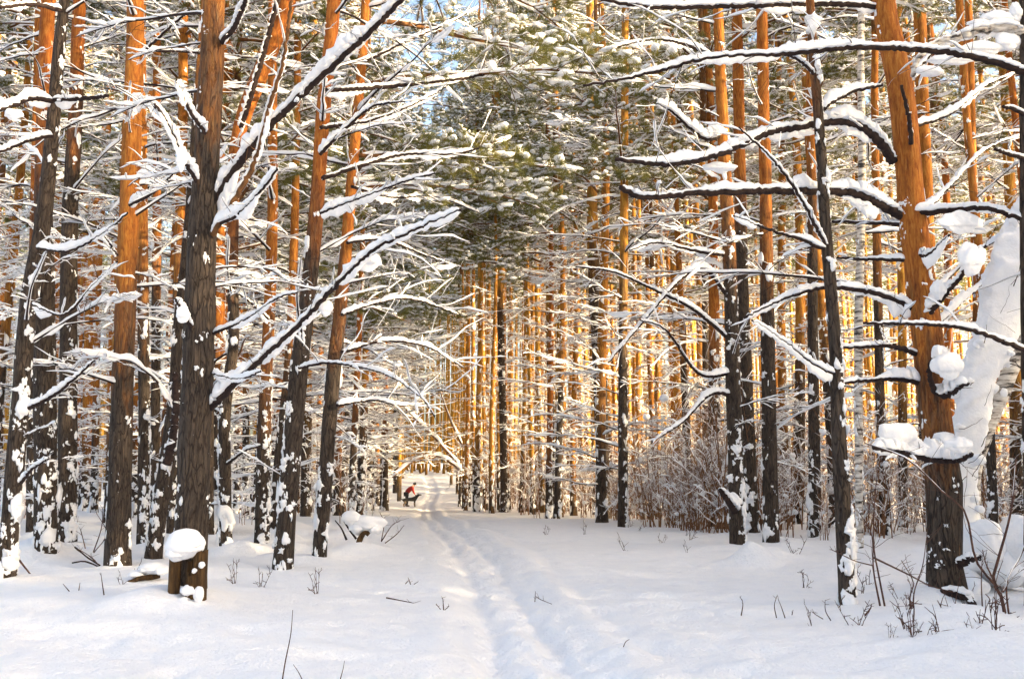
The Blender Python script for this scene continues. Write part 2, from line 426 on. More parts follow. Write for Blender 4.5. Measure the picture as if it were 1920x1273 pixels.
def snow_sag(mb, p, r, depth, m=0, rg=None, back=1.0, freq=1.6, thr=0.05):
    """sheets of snow that have slipped and hang beside and below a branch"""
    rg = rg or rng; n = len(p); t, a, b = frames(p); a = unit(np.cross(t, np.array([0, 0, 1.])) + 1e-6)
    a = a * np.where(a[:, 1:2] * back >= 0, 1, -1); r = r * np.ones(n)
    d = np.concatenate([[0], np.cumsum(np.linalg.norm(np.diff(p, axis=0), axis=1))]); sd = int(rg.integers(1, 9999))
    g = np.clip((vnoise2(d * freq, d * 0 + .3, sd) + vnoise2(d * freq * 3, d * 0 + .3, sd + 1) * .25 - thr) * 3.2, 0, 1) ** .6
    g = g * np.clip(np.minimum(d, d[-1] - d) / .12, 0, 1) ** .5
    dp = depth * g * (1 + .7 * vnoise2(d * 8, d * 0 + 1, sd + 2) + .5 * vnoise2(d * 21, d * 0 + 1, sd + 3))
    th = np.linspace(0, 2 * math.pi, 10, endpoint=False)
    hv = dp / 2 + r * .5; wv = np.where(dp > .004, .012 + .16 * dp, r * .3)
    c = p + a * (r * .55)[:, None] - np.array([0, 0, 1.]) * (dp / 2)[:, None]
    v = c[:, None] + a[:, None] * (wv[:, None] * np.cos(th) * (1 + .25 * np.sin(th)))[..., None] + np.array([0, 0, 1.]) * (hv[:, None] * np.sin(th) * (1 + .06 * rg.normal(size=(n, 10))))[..., None]
    i = np.arange(n - 1)[:, None] * 10; j = np.arange(10)[None]; k = (j + 1) % 10
    mb.add(v.reshape(-1, 3), None, np.stack([i + j, i + k, i + 10 + k, i + 10 + j], -1).reshape(-1, 4), m)

def branch_path(L, e0, curve, rg, n=10, jit=0.05, yaw=0.0, start=(0, 0, 0)):
    """a polyline leaving start along yaw; e0 first elevation, curve its change over the length"""
    s = np.linspace(0, 1, n)
    el = e0 + curve * s + rg.normal(0, jit, n)
    yw = yaw + np.cumsum(rg.normal(0, jit, n))
    st = L / (n - 1)
    d = np.stack([np.cos(el) * np.cos(yw), np.cos(el) * np.sin(yw), np.sin(el)], 1) * st
    d[0] = 0
    return np.cumsum(d, 0) + np.array(start)

def make_branch(L, e0, curve, r0, snow, rg, twigs=8, fine=True, n=14, bare=None, sn=None, green=0, msnow=1):
    """bare: MB for wood (material 0); sn: MB for snow (material msnow). green: number of needle tufts (material 2 in bare)"""
    p = resample(branch_path(L, e0, curve, rg, 9, 0.07), n)
    s = np.linspace(0, 1, n); r = r0 * .85 * (1 - 0.85 * s) + 0.0015
    tube(bare, p, r, 6 if fine else 4, 0, 0.06, rg)
    snow_on(sn, p, r, snow * (1 - 0.35 * s), msnow, 8 if fine else 6, rg=rg, gap=0.10)
    if rg.random() < .5: snow_sag(sn, p, r, snow * 1.1, msnow, rg, rg.choice([-1, 1]), 2.2, .1)
    tips = []
    for k in range(twigs):
        f = rg.uniform(0.15, 0.97); i = f * (n - 1); i0 = int(i); q = p[i0] + (p[min(i0 + 1, n - 1)] - p[i0]) * (i - i0)
        d = p[min(i0 + 1, n - 1)] - p[max(i0 - 1, 0)]
        yw = math.atan2(d[1], d[0]) + rg.choice([-1, 1]) * rg.uniform(0.45, 1.15)
        l2 = L * rg.uniform(0.12, 0.34) * (1.15 - 0.6 * f)
        pp = branch_path(l2, rg.uniform(-0.35, 0.5), rg.uniform(-0.5, 0.4), rg, 7, 0.12, yw, q)
        rr = max(0.0035, r0 * 0.3 * (1 - 0.6 * f)) * np.linspace(1, 0.35, 7)
        tube(bare, pp, rr, 4 if fine else 3, 0)
        if rg.random() < 0.85:
            snow_on(sn, resample(pp, 10 if fine else 7), np.interp(np.linspace(0, 1, 10 if fine else 7), np.linspace(0, 1, 7), rr), snow * rg.uniform(0.35, 0.75), msnow, 6 if fine else 5, rg=rg, gap=0.18, freq=8)
        tips.append((pp, l2))
        for j in range(2 if fine else 1):
            a = pp[int(rg.integers(2, 6))]
            p3 = branch_path(l2 * 0.5, rg.uniform(-0.5, 0.6), 0, rg, 4, 0.15, yw + rg.normal(0, 0.8), a)
            tube(bare, p3, 0.0028 * np.linspace(1, .5, 4), 3, 0)
            tips.append((p3, l2 * .5))
            if rg.random() < 0.4: snow_on(sn, p3, 0.003, snow * .3, msnow, 5, rg=rg, gap=0)
    if rg.random() < 0.5 and fine:      # a clod caught in a fork
        q = p[int(rg.integers(2, n - 3))]; blob(sn, q + [0, 0, snow * .5], np.array([1.2, 1, .8]) * snow * .9, msnow, 1, rg=rg)
    return p, tips

def needles(mb, base, dirs, l, wd, m, rg, count):
    """count needles for each base point, brushing along dirs"""
    B = np.repeat(base, count, 0); D = np.repeat(unit(dirs), count, 0)
    N = len(B)
    dv = unit(D * 0.55 + rg.normal(size=(N, 3)) * 0.55 + np.array([0, 0, 0.12]))
    ln = l * rg.uniform(0.7, 1.2, (N, 1))
    sd_ = unit(np.cross(dv, rg.normal(size=(N, 3)))) * wd
    B = B + rg.normal(size=(N, 3)) * l * 0.12
    v = np.stack([B - sd_, B + sd_, B + dv * ln], 1).reshape(-1, 3)
    mb.add(v, np.arange(N * 3).reshape(-1, 3), None, m)

def make_bough(L, e0, curve, rg, tw=16, dens=1.0, fine=True, snow=0.05):
    """a living bough: wood 0, snow 1, needles 2"""
    mb = MB()
    p, tips = make_branch(L, e0, curve, 0.016 + 0.007 * L, snow, rg, tw, fine, 12, mb, mb)
    pts, drs = [], []
    for pp, l2 in tips:
        k = 3 if len(pp) > 4 else 2
        for q in range(k):
            f = 1 - q * 0.27
            i = int((len(pp) - 1) * f); pts.append(pp[i]); drs.append(pp[i] - pp[max(0, i - 1)] if i > 0 else pp[1] - pp[0])
            if rg.random() < 0.36:
                blob(mb, pp[i] + [0, 0, 0.05], np.array([rg.uniform(.05, .11), rg.uniform(.03, .06), rg.uniform(.018, .04)]), 1, 1 if fine else 0, .4, rg, math.atan2(*(pp[-1] - pp[0])[1::-1]))
    if pts:
        needles(mb, np.array(pts), np.array(drs) + [0, 0, 0.02], 0.125, 0.0036 if fine else 0.0065, 2, rg, int((34 if fine else 17) * dens))
    return mb

def empty(name, loc, label=None, cat=None, group=None):
    o = bpy.data.objects.new(name, None); col.objects.link(o); o.location = loc; o.empty_display_size = 0.3
    if label: o['label'] = label
    if cat: o['category'] = cat
    if group: o['group'] = group
    return o
def tag(o, label=None, cat=None, group=None, kind=None):
    if label: o['label'] = label
    if cat: o['category'] = cat
    if group: o['group'] = group
    if kind: o['kind'] = kind
    return o
def link_copy(src, parent, loc, rz, sc=1.0):
    c = src.copy(); col.objects.link(c); c.parent = parent; c.location = loc; c.rotation_euler = (0, 0, rz); c.scale = (sc, sc, sc)
    for k in list(c.keys()):
        if k in ('label', 'category', 'group'): del c[k]
    return c

# ------------------------------------------------------------------ templates shared between trees
def mesh_obj(name, me):
    return bpy.data.objects.new(name, me)      # an unlinked source for copies
near_br = []     # (wood object, snow object, elevation)
for k in range(14):
    rg = np.random.default_rng(100 + k)
    a, b = MB(), MB()
    L = rg.uniform(0.9, 2.6); e0 = rg.uniform(-0.15, 0.65)
    make_branch(L, e0, rg.uniform(-0.7, 0.25), 0.008 + 0.006 * L, rg.uniform(0.05, 0.09), rg, int(rg.integers(9, 17)), True, int(12 + 7 * L), a, b, msnow=0)
    near_br.append((mesh_obj('branch', a.mesh('branch', [M_twig])), mesh_obj('snow', b.mesh('snow', [M_snow]))))
mid_br, mid_mb = [], []
for k in range(20):
    rg = np.random.default_rng(200 + k)
    a = MB()
    L = rg.uniform(1.3, 3.6); e0 = rg.uniform(-0.2, 0.55)
    make_branch(L, e0, rg.uniform(-0.75, 0.2), 0.012 + 0.006 * L, rg.uniform(0.045, 0.085), rg, int(rg.integers(16, 25)), False, 14, a, a)
    mid_mb.append(a)
    mid_br.append(mesh_obj('branch', a.mesh('branch', [M_twig, M_snow])))
high_br = []
for k in range(8):
    o = mid_br[k].copy(); o.data = o.data.copy(); o.data.materials[0] = M_limb; high_br.append(o)
boughs, bough_lo = [], []
for k in range(8):
    rg = np.random.default_rng(300 + k)
    mb = make_bough(rg.uniform(2.2, 4.0), rg.uniform(-0.05, 0.45), rg.uniform(-0.8, -0.1), rg, 24, 1.0)
    o = mesh_obj('bough', mb.mesh('bough', [M_limb, M_snow, M_needle])); boughs.append(o)
for k in range(7):
    rg = np.random.default_rng(350 + k)
    bough_lo.append(make_bough(rg.uniform(1.8, 3.0), rg.uniform(-0.1, 0.5), rg.uniform(-0.7, -0.1), rg, 11, 0.9, False, 0.055))
crowns = []
for k in range(5):      # origin at the crown's lowest whorl, 7 m tall
    rg = np.random.default_rng(400 + k); mb = MB()
    tube(mb, np.array([[0, 0, -0.4], [0, 0, 3], [0.05, 0, 7.2]]), [0.09, 0.06, 0.01], 6, 0)
    for j in range(30):
        z = 6.9 * (j + rg.random()) / 30; s_ = (1.05 - 0.75 * (z / 7) ** 1.6) * rg.uniform(0.75, 1.15)
        mb.merge(bough_lo[int(rg.integers(0, 7))], rg.uniform(0, 6.28), s_, (0, 0, z))
    crowns.append(mesh_obj('crown', mb.mesh('crown', [M_limb, M_snow, M_needle])))
far_limbs = []
for k in range(6):      # the bare snowy branches of a far tree, 1..12 m up
    rg = np.random.default_rng(450 + k); mb = MB()
    for j in range(38):
        z = 1.2 + 12.5 * (j + rg.random()) / 38
        mb.merge(mid_mb[int(rg.integers(0, 20))], rg.uniform(0, 6.28), rg.uniform(0.4, 0.8), (0, 0, z))
    o = mesh_obj('branches', mb.mesh('branches', [M_limb, M_snow])); o['kind'] = 'stuff'; far_limbs.append(o)
gold_limbs = []
for k in range(6):
    rg = np.random.default_rng(480 + k); mb = MB()
    for j in range(17):
        z = 1.5 + 12.5 * (j + rg.random()) / 17
        mb.merge(mid_mb[int(rg.integers(0, 20))], rg.uniform(0, 6.28), rg.uniform(0.25, 0.6), (0, 0, z))
    o = mesh_obj('branches', mb.mesh('branches', [M_limb, M_snow])); o['kind'] = 'stuff'; gold_limbs.append(o)
def trunk_snow(mb, p, r, rg, n, zdec=2.2, size=(0.02, 0.07), lv=1, face=-math.pi / 2, spread=1.5):
    """clods and smears stuck to the bark, most of them low down and on the windward side"""
    z0 = p[0, 2]; H = p[-1, 2] - z0
    k = 0; face = [math.pi * 0.93, -0.35][int(rg.integers(0, 2))]
    while k < n:
        z = min(H * 0.98, rg.exponential(zdec)) if rg.random() < 0.75 else rg.uniform(0, min(H, 9))
        a = face + rg.normal(0, .6) if rg.random() < .6 else rg.uniform(0, 6.28)
        m_ = int(rg.integers(1, 6)); k += m_
        big = rg.lognormal(0, 0.55)
        for q in range(m_):       # a clod is several lumps run together
            zz = min(max(z + rg.normal(0, .05) * (q > 0), 0), H * .99); aa = a + rg.normal(0, .25) * (q > 0)
            c = np.array([np.interp(zz + z0, p[:, 2], p[:, i]) for i in range(3)]); rr = np.interp(zz + z0, p[:, 2], r)
            s_ = min(size[0] + 0.25 * (size[1] - size[0]) * big * rg.uniform(.4, 1.3), size[1] * 1.3) * (1.25 if z < 1.2 else 1)
            rad = np.array([math.cos(aa), math.sin(aa), 0])
            w_ = s_ * rg.uniform(.5, 1.3)
            blob(mb, c + rad * rr * 0.96, np.array([s_ * rg.uniform(.3, .6), w_, s_ * rg.uniform(.5, 2.1)]), 0, lv, 0.8, rg, aa)
trunks = []
for k in range(7):
    rg = np.random.default_rng(500 + k)
    n = 16; z = np.concatenate([[-0.35, 0, 0.25], np.linspace(0.9, 19, n - 3)])
    bx = 0.12 * np.sin(z * rg.uniform(.2, .4) + rg.uniform(0, 6)); by = 0.1 * np.sin(z * rg.uniform(.2, .4) + rg.uniform(0, 6))
    p = np.stack([bx - bx[1], by - by[1], z], 1)
    r = 0.135 * (1 - 0.68 * np.clip(z / 19, 0, 1)) * (1 + 0.22 * np.exp(-np.clip(z, 0, None) / 0.25))
    mb = MB(); tube(mb, p, r, 10, 0, 0.025, rg)
    sb = MB(); trunk_snow(sb, p[1:], r[1:], rg, 230, 2.6, (0.018, 0.08), 0)
    trunks.append((mesh_obj('trunk', mb.mesh('trunk', [M_bark])), tag(mesh_obj('trunk_snow', sb.mesh('trunk_snow', [M_snow])), kind='stuff'), p))

# ------------------------------------------------------------------ hero trees traced from the photograph
tree_pos = []
def hero(px, Y=None, label='', line_y=400, n_auto=14, near=True, name='pine_tree', bark=None, H=0.0, nsnow=110, group=None, side=None, crown=True, bz=0.6, dead=0.0, boughs_n=0, ssize=(0.02, 0.06)):
    """px: [(x, y, width)...] from base to the highest point seen in the photograph"""
    x0, y0, w0 = px[0]
    g = ground_hit(x0, y0)
    if H == 0.0: H = 17.0 if g[1] < 20 else 21.0
    if Y is None: Y = g[1]
    pts = np.array([P(x, y, Y) for x, y, _ in px]); rad = np.array([w_ / 2 * Y / F for _, _, w_ in px])
    bx, by = pts[0][0], Y
    zb = gz(bx, by)
    pts[:, 2] = np.maximum.accumulate(pts[:, 2])
    pts[0, 2] = zb
    d = pts[-1] - pts[-2]; d = d / np.linalg.norm(d)
    top = pts[-1]; rt = rad[-1]
    if pts[-1, 2] < H + zb and H > 0:
        for f in (0.5, 1.0):
            h = (H + zb - top[2]) * f
            pts = np.vstack([pts, [top[0] + d[0] / max(d[2], .3) * h * .4 * (1 - .5 * f), Y + .05 * h, top[2] + h]]); rad = np.append(rad, rt * (1 - 0.8 * f) + 0.01)
    root = empty(name, (bx, by, zb), label, 'tree', group)
    loc = pts - [bx, by, zb]
    low = loc[0] + [(loc[0, 0] - loc[1, 0]) * .1, 0, -0.4]
    q = np.column_stack([np.vstack([low, loc]), np.append(rad[0] * 1.1, rad)])
    n = 46; q = resample(q, n); p, r = q[:, :3], np.maximum(q[:, 3], 0.006)
    r = r * (1 + 0.12 * np.exp(-np.clip(p[:, 2], 0, None) / 0.18))
    rg = np.random.default_rng(int(abs(x0) * 7 + y0))
    mb = MB(); tube(mb, p, r, 14, 0, 0.035, rg)
    t = mb.build('trunk', [bark or M_bark], root)
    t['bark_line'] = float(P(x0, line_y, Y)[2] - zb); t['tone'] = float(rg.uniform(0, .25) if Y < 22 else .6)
    if nsnow:
        sb = MB(); trunk_snow(sb, p[p[:, 2] > -0.02], r[p[:, 2] > -0.02], rg, int(nsnow * 2.9), 2.0, (ssize[0] * .5, ssize[1]), 1 if near else 0)
        tag(sb.build('trunk_snow', [M_snow], root), kind='stuff')
    zs = p[:, 2]
    vis = min(9.0 if Y < 18 else 15.0, P(x0, -40, Y)[2] - zb)
    lo = bz
    for k in range(n_auto):
        z = lo + (vis + .6 - lo) * ((k + rg.random()) / n_auto) ** 0.85
        c = [np.interp(z, zs, p[:, 0]), np.interp(z, zs, p[:, 1]), z]
        az = rg.uniform(0, 6.28) if side is None or rg.random() < 0.3 else side + rg.normal(0, 0.5)
        if near:
            wv, sv = near_br[int(rg.integers(0, len(near_br)))]
            sc = rg.uniform(0.55, 1.1) if z > 2 else rg.uniform(0.3, 0.7)
            b = link_copy(wv, root, c, az, sc); s_ = link_copy(sv, b, (0, 0, 0), 0)
        else:
            sc = rg.uniform(0.5, 1.0) if z > 2 else rg.uniform(0.3, 0.6)
            link_copy(mid_br[int(rg.integers(0, 20))], root, c, az, sc)
    for k in range(boughs_n):
        z = vis * (0.55 + 0.5 * (k + rg.random()) / boughs_n)
        c = [np.interp(z, zs, p[:, 0]), np.interp(z, zs, p[:, 1]), z]
        az = rg.uniform(0, 6.28) if side is None else side + rg.normal(0, 0.6)
        link_copy(boughs[int(rg.integers(0, 8))], root, c, az, rg.uniform(1.0, 1.4))
    if crown and H > 0:
        z = max(H - 6.5, 8.5) + (4.0 if Y > 20 else 0); c = [np.interp(z, zs, p[:, 0]), np.interp(z, zs, p[:, 1]), z]
        link_copy(crowns[int(rg.integers(0, 5))], root, c, rg.uniform(0, 6.28), 1.0)
    tree_pos.append((bx, by))
    mounds.append((bx, by, max(0.4, rad[0] * 3.5), 0.05))
    root['_Y'] = Y
    return root

def px_branch(root, pts, Y0, Y1, w0, w1, snow, twigs=5, mat=None, gap=0.04, tw_up=0.2, seed=None, hang=(), end_snow=0.5, twl=(0.15, 0.5)):
    """a branch of its own shape: pts pixels from the trunk outwards, depth going Y0 -> Y1, widths in px at that depth, snow thickness px"""
    rg = np.random.default_rng(seed if seed is not None else int(pts[0][0] * 3 + pts[0][1]))
    o = np.array(root.location)
    ln = np.concatenate([[0], np.cumsum([math.dist(pts[i], pts[i + 1]) for i in range(len(pts) - 1)])]); ln /= ln[-1]
    p = np.array([P(x, y, Y0 + (Y1 - Y0) * f) for (x, y), f in zip(pts, ln)]) - o
    L = np.sum(np.linalg.norm(np.diff(p, axis=0), axis=1)); n = int(12 + L * 30)
    p = resample(p, n); s = np.linspace(0, 1, n)
    k_ = (Y0 + Y1) / 2 / F
    r = (w0 + (w1 - w0) * s) / 2 * k_
    p[1:] += rg.normal(0, 0.0025 + 0.0002 * w0, (n - 1, 3))
    a, b = MB(), MB()
    tube(a, p, r, 7, 0, 0.035, rg)
    snow_on(b, p, r, snow * 0.92 * k_ * (1 + (end_snow - 1) * s), 0, 12, 0.09, gap, rg, 3.6)
    if snow > 9: snow_sag(b, p, r, snow * 1.3 * k_ * (1 - .75 * s), 0, rg)
    for k in range(int(twigs * 2.2)):
        f = rg.uniform(0.12, 0.98); q = p[int(f * (n - 1))]
        d = p[min(n - 1, int(f * (n - 1)) + 2)] - p[max(0, int(f * (n - 1)) - 2)]
        yw = math.atan2(d[1], d[0]) + rg.choice([-1, 1]) * rg.uniform(0.2, 1.3)
        l2 = rg.uniform(*twl) * min(1.6, L * .6)
        el = math.atan2(d[2], math.hypot(d[0], d[1]))
        pp = branch_path(l2, el * .6 + rg.uniform(-0.9, 0.9) + tw_up, rg.uniform(-.4, .4), rg, 6, 0.12, yw, q)
        rr = rg.uniform(0.002, 0.005) * np.linspace(1, .35, 6)
        tube(a, pp, rr, 4, 0)
        if rg.random() < 0.55: snow_on(b, resample(pp, 9), 0.004, 0.03, 0, 6, rg=rg, gap=0.2, freq=9)
    for (hx, hy, rx, ry) in hang:       # lobes of slipped snow sagging below the branch
        f = 0.5; i = int(np.argmin([abs((P(hx, hy, Y0)[0] - o[0]) - q[0]) for q in p])); Yh = p[i][1] + o[1]
        c = P(hx, hy, Yh) - o
        blob(b, c, (rx * k_, 0.05, ry * k_), 0, 3, 0.16, rg)
    br = a.build('branch', [mat or M_twig], root); b.build('snow', [M_snow], br)
    return br

PINE = 'tree'
# ---- left of the path
A1 = hero([(10, 1082, 34), (35, 800, 32), (55, 560, 32), (80, 430, 30), (97, 260, 26), (112, 80, 22), (122, -10, 20)], label='grey-barked leaning pine at the far left edge of the picture', line_y=-800, n_auto=12, side=0.1)
px_branch(A1, [(100, 255), (60, 262), (0, 285), (-60, 300)], 10.9, 10.4, 8, 5, 16)
px_branch(A1, [(98, 190), (60, 185), (20, 200), (-60, 225)], 10.9, 10.0, 12, 8, 20, hang=[(25, 215, 18, 12)])
px_branch(A1, [(100, 188), (150, 186), (203, 180)], 10.9, 10.6, 10, 7, 14)
px_branch(A1, [(40, 905), (60, 880), (90, 860)], 11.4, 11.0, 7, 3, 14)
px_branch(A1, [(55, 765), (110, 735), (178, 675)], 11.2, 10.8, 9, 3, 18, twigs=3)
px_branch(A1, [(60, 570), (120, 590), (170, 540), (220, 490)], 11.2, 10.5, 6, 3, 14)
px_branch(A1, [(70, 465), (130, 470), (190, 440), (240, 400)], 11.0, 10.3, 6, 3, 16)
px_branch(A1, [(115, 20), (60, 8), (0, 15)], 10.9, 10.2, 10, 8, 14)
A2 = hero([(87, 1047, 42), (85, 800, 40), (82, 550, 38), (82, 330, 33), (86, 150, 30), (92, -10, 26)], label='thick brown pine with snow-caked foot, right of the leaning grey pine', line_y=300, n_auto=15)
A3 = hero([(124, 1030, 34), (128, 750, 33), (130, 450, 30), (142, 200, 26), (150, -10, 24)], label='brown pine standing close against the snow-caked thick pine on its right side', line_y=190, n_auto=14)
A4 = hero([(221, 1060, 46), (226, 850, 42), (236, 560, 38), (246, 300, 36), (253, 100, 34), (254, 22, 33), (255, -60, 32)], label='straight pine with bright orange upper bark and clean reddish brown foot', line_y=590, n_auto=11, nsnow=45, bz=2.5)
px_branch(A4, [(243, 385), (290, 360), (330, 320)], 12.7, 12.2, 7, 3, 12)
px_branch(A4, [(247, 180), (300, 210), (345, 300), (358, 330)], 12.7, 12.0, 7, 4, 16)
px_branch(A4, [(262, 105), (310, 60), (355, 20)], 12.7, 12.2, 6, 4, 16)
px_branch(A4, [(220, 480), (200, 450), (180, 425)], 12.7, 12.4, 6, 3, 12)
A5 = hero([(287, 1053, 30), (300, 950, 30), (316, 850, 30), (330, 740, 28), (336, 620, 24), (345, 520, 20), (352, 430, 16), (358, 330, 12)], label='leaning pine with snow-filled fork between the orange pine and the big dark pine', line_y=100, n_auto=10, H=9, crown=False, nsnow=90)
px_branch(A5, [(312, 870), (322, 830), (330, 770), (328, 700)], 12.4, 12.3, 18, 12, 18, twigs=1)
A6 = hero([(352, 1122, 60), (360, 960, 58), (370, 700, 57), (377, 500, 54), (388, 280, 50), (398, 100, 46), (403, -20, 44)], label='biggest dark grey-barked pine left of the path, split stump at its foot', line_y=70, bz=2.6, n_auto=9, nsnow=70, ssize=(0.02, 0.045), side=2.8)
Y6 = A6['_Y']
px_branch(A6, [(395, 765), (440, 720), (510, 655), (575, 595), (640, 525), (700, 470), (760, 440), (865, 393)], Y6, Y6 - 1.6, 15, 5, 26, twigs=7, hang=[(690, 492, 22, 20), (610, 578, 14, 20)], seed=5)
px_branch(A6, [(405, 375), (440, 320), (500, 245), (560, 185), (640, 110), (710, 45), (770, -20)], Y6, Y6 - 1.5, 17, 9, 48, twigs=6, gap=0, seed=6)
px_branch(A6, [(398, 440), (440, 375), (480, 300), (505, 200), (530, 120), (548, -10)], Y6 - .1, Y6 - 1.2, 12, 6, 16, twigs=6, mat=M_limb)
px_branch(A6, [(402, 425), (450, 400), (500, 345), (520, 315)], Y6 - .1, Y6 - .9, 8, 4, 34, twigs=2, hang=[(455, 395, 22, 20)])
px_branch(A6, [(415, 80), (440, 50), (465, -10)], Y6 - .1, Y6 - .6, 12, 8, 24, twigs=2)
px_branch(A6, [(385, 250), (350, 200), (330, 150)], Y6 - .2, Y6 - .8, 9, 4, 26, twigs=3)
px_branch(A6, [(372, 345), (345, 300), (310, 225), (290, 195)], Y6 - .1, Y6 - .7, 9, 5, 30, twigs=3, hang=[(340, 300, 10, 26)])
px_branch(A6, [(360, 620), (345, 590), (328, 560)], Y6 - .1, Y6 - .5, 8, 4, 24, twigs=2, hang=[(343, 590, 14, 20)])
px_branch(A6, [(400, 625), (460, 600), (520, 560), (560, 548)], Y6, Y6 - .8, 7, 3, 13, twigs=4)
px_branch(A6, [(398, 700), (450, 710), (490, 695)], Y6, Y6 - .8, 6, 3, 12, twigs=4)
A7 = hero([(423, 1035, 24), (421, 900, 23), (423, 760, 22), (438, 640, 20), (436, 500, 22), (440, 300, 24), (458, 215, 30), (500, 110, 32), (545, -20, 30)], label='crooked pine whose thick orange top leans right behind the big dark pine', line_y=420, n_auto=9, bz=1.6)
px_branch(A7, [(452, 240), (480, 150), (505, 60), (525, -20)], 14.6, 14.4, 10, 10, 26, twigs=1, gap=0)
px_branch(A7, [(425, 870), (460, 845), (490, 835)], 15.2, 14.8, 6, 3, 12)
A8 = hero([(268, 1030, 22), (270, 750, 21), (268, 500, 20), (266, 200, 18), (266, -10, 17)], label='thin pine half hidden behind the straight orange pine', line_y=520, n_auto=9, near=False)
A9 = hero([(322, 1004, 19), (330, 700, 19), (338, 400, 19), (343, 200, 18), (345, -10, 17)], label='slender orange pine seen above the snow-filled fork', line_y=520, n_auto=14, near=False)
A9b = hero([(290, 1000, 17), (292, 700, 17), (294, 400, 16), (296, -10, 14)], label='slender pine with orange top between the straight orange pine and the fork', line_y=480, n_auto=14, near=False)
A10 = hero([(491, 1024, 26), (493, 900, 27), (497, 760, 24), (506, 560, 22), (511, 400, 20), (511, 200, 18), (512, -10, 17)], label='pine with near black foot and red-orange stem right of the crooked pine', line_y=690, n_auto=12)
A11 = hero([(530, 1066, 36), (545, 880, 35), (560, 700, 34), (577, 560, 31), (593, 400, 28), (607, 200, 27), (627, -10, 26)], label='stout brown pine leaning right, second from the path among the front left pines', line_y=400, n_auto=12, nsnow=150)
A12 = hero([(598, 1053, 25), (611, 880, 27), (625, 700, 27), (640, 560, 25), (652, 430, 22), (667, 250, 20), (680, 100, 18), (686, -10, 17)], label='slim brown pine leaning right, nearest of the front left pines to the path', line_y=560, n_auto=9, nsnow=90, bz=1.5, boughs_n=5, side=0.2)
for (r_, pts, Y0, Y1, w0, w1, sn_) in [
    (A11, [(605, 335), (680, 310), (760, 290), (860, 288), (960, 255)], 12.6, 14.0, 9, 3, 15),
    (A11, [(600, 240), (700, 225), (800, 185), (840, 160)], 12.6, 13.6, 8, 3, 15),
    (A11, [(610, 170), (700, 165), (850, 150), (960, 130), (1010, 125)], 12.6, 14.5, 10, 4, 17),
    (A11, [(600, 290), (650, 240), (700, 200), (760, 190)], 12.6, 12.0, 8, 3, 15),
    (A11, [(600, 400), (680, 370), (760, 340), (815, 325)], 12.6, 12.0, 7, 3, 15),
    (A11, [(560, 690), (620, 680), (720, 700), (790, 745), (815, 780)], 12.6, 11.2, 6, 3, 12),
    (A12, [(640, 660), (720, 640), (800, 650), (870, 690)], 13.4, 15, 6, 2, 9),
    (A12, [(650, 455), (720, 450), (800, 480), (860, 500)], 13.4, 15, 6, 2, 10),
    (A12, [(632, 760), (700, 750), (750, 760), (800, 755)], 13.4, 15, 6, 2, 9),
    (A12, [(640, 590), (700, 570), (770, 560), (860, 590)], 13.4, 15.5, 6, 2, 10),
    (A12, [(660, 350), (730, 370), (820, 370), (900, 400)], 13.4, 16, 6, 2, 10),
    (A12, [(675, 120), (760, 80), (850, 40), (900, 10)], 13.4, 14, 7, 2, 12),
    (A10, [(505, 600), (460, 560), (420, 540)], 15.9, 15.4, 6, 2, 10),
]:
    px_branch(r_, pts, Y0, Y1, w0, w1, sn_, twigs=11, twl=(0.2, 0.7), gap=0.08)
A13 = hero([(512, 1000, 17), (524, 850, 18), (540, 700, 17), (550, 500, 16), (557, 200, 14), (560, -10, 13)], label='straight slim orange pine seen between the black-footed pine and the stout leaning pine', line_y=640, n_auto=16, near=False)
hero([(392, 1008, 18), (392, 800, 18), (396, 600, 17), (398, 300, 15), (402, -10, 14)], label='dark thin pine mostly hidden behind the big dark pine, its foot showing on the right', line_y=300, n_auto=10, near=False)
hero([(573, 972, 20), (575, 800, 19), (578, 600, 18), (583, 300, 16), (588, -10, 15)], label='brown pine with reddish foot behind the two leaning pines', line_y=760, n_auto=18, near=False, boughs_n=3)
hero([(60, 1004, 20), (62, 700, 20), (66, 400, 19), (72, 150, 18), (76, -10, 17)], label='thin pine squeezed between the leaning grey pine and the snow-caked pine', line_y=420, n_auto=14, near=False)
hero([(144, 952, 20), (150, 750, 19), (158, 400, 17), (165, 200, 16), (170, -10, 15)], label='dark-footed pine behind, just right of the paired brown pines', line_y=560, n_auto=18, near=False)
hero([(640, 962, 13), (648, 850, 13), (655, 700, 13), (662, 500, 12), (668, 300, 11), (670, -10, 10)], label='dark thin pine just right of the slim leaning pine', line_y=600, n_auto=60, near=False, boughs_n=6, side=0.2)
hero([(672, 948, 13), (673, 800, 13), (678, 600, 12), (684, 300, 11)], label='thin pine rising behind the broken snowy stump', line_y=640, n_auto=60, near=False, boughs_n=6, side=0.0)
hero([(703, 945, 14), (706, 850, 13), (708, 700, 12), (712, 500, 11)], label='straight dark pine right behind the snow-heaped bushes left of the path', line_y=700, n_auto=60, near=False, boughs_n=6, side=0.2)
hero([(741, 925, 9), (742, 800, 9), (744, 600, 8)], label='last thin pine beside the walker on the left edge of the path', line_y=720, n_auto=18, near=False, boughs_n=5, side=0.0)
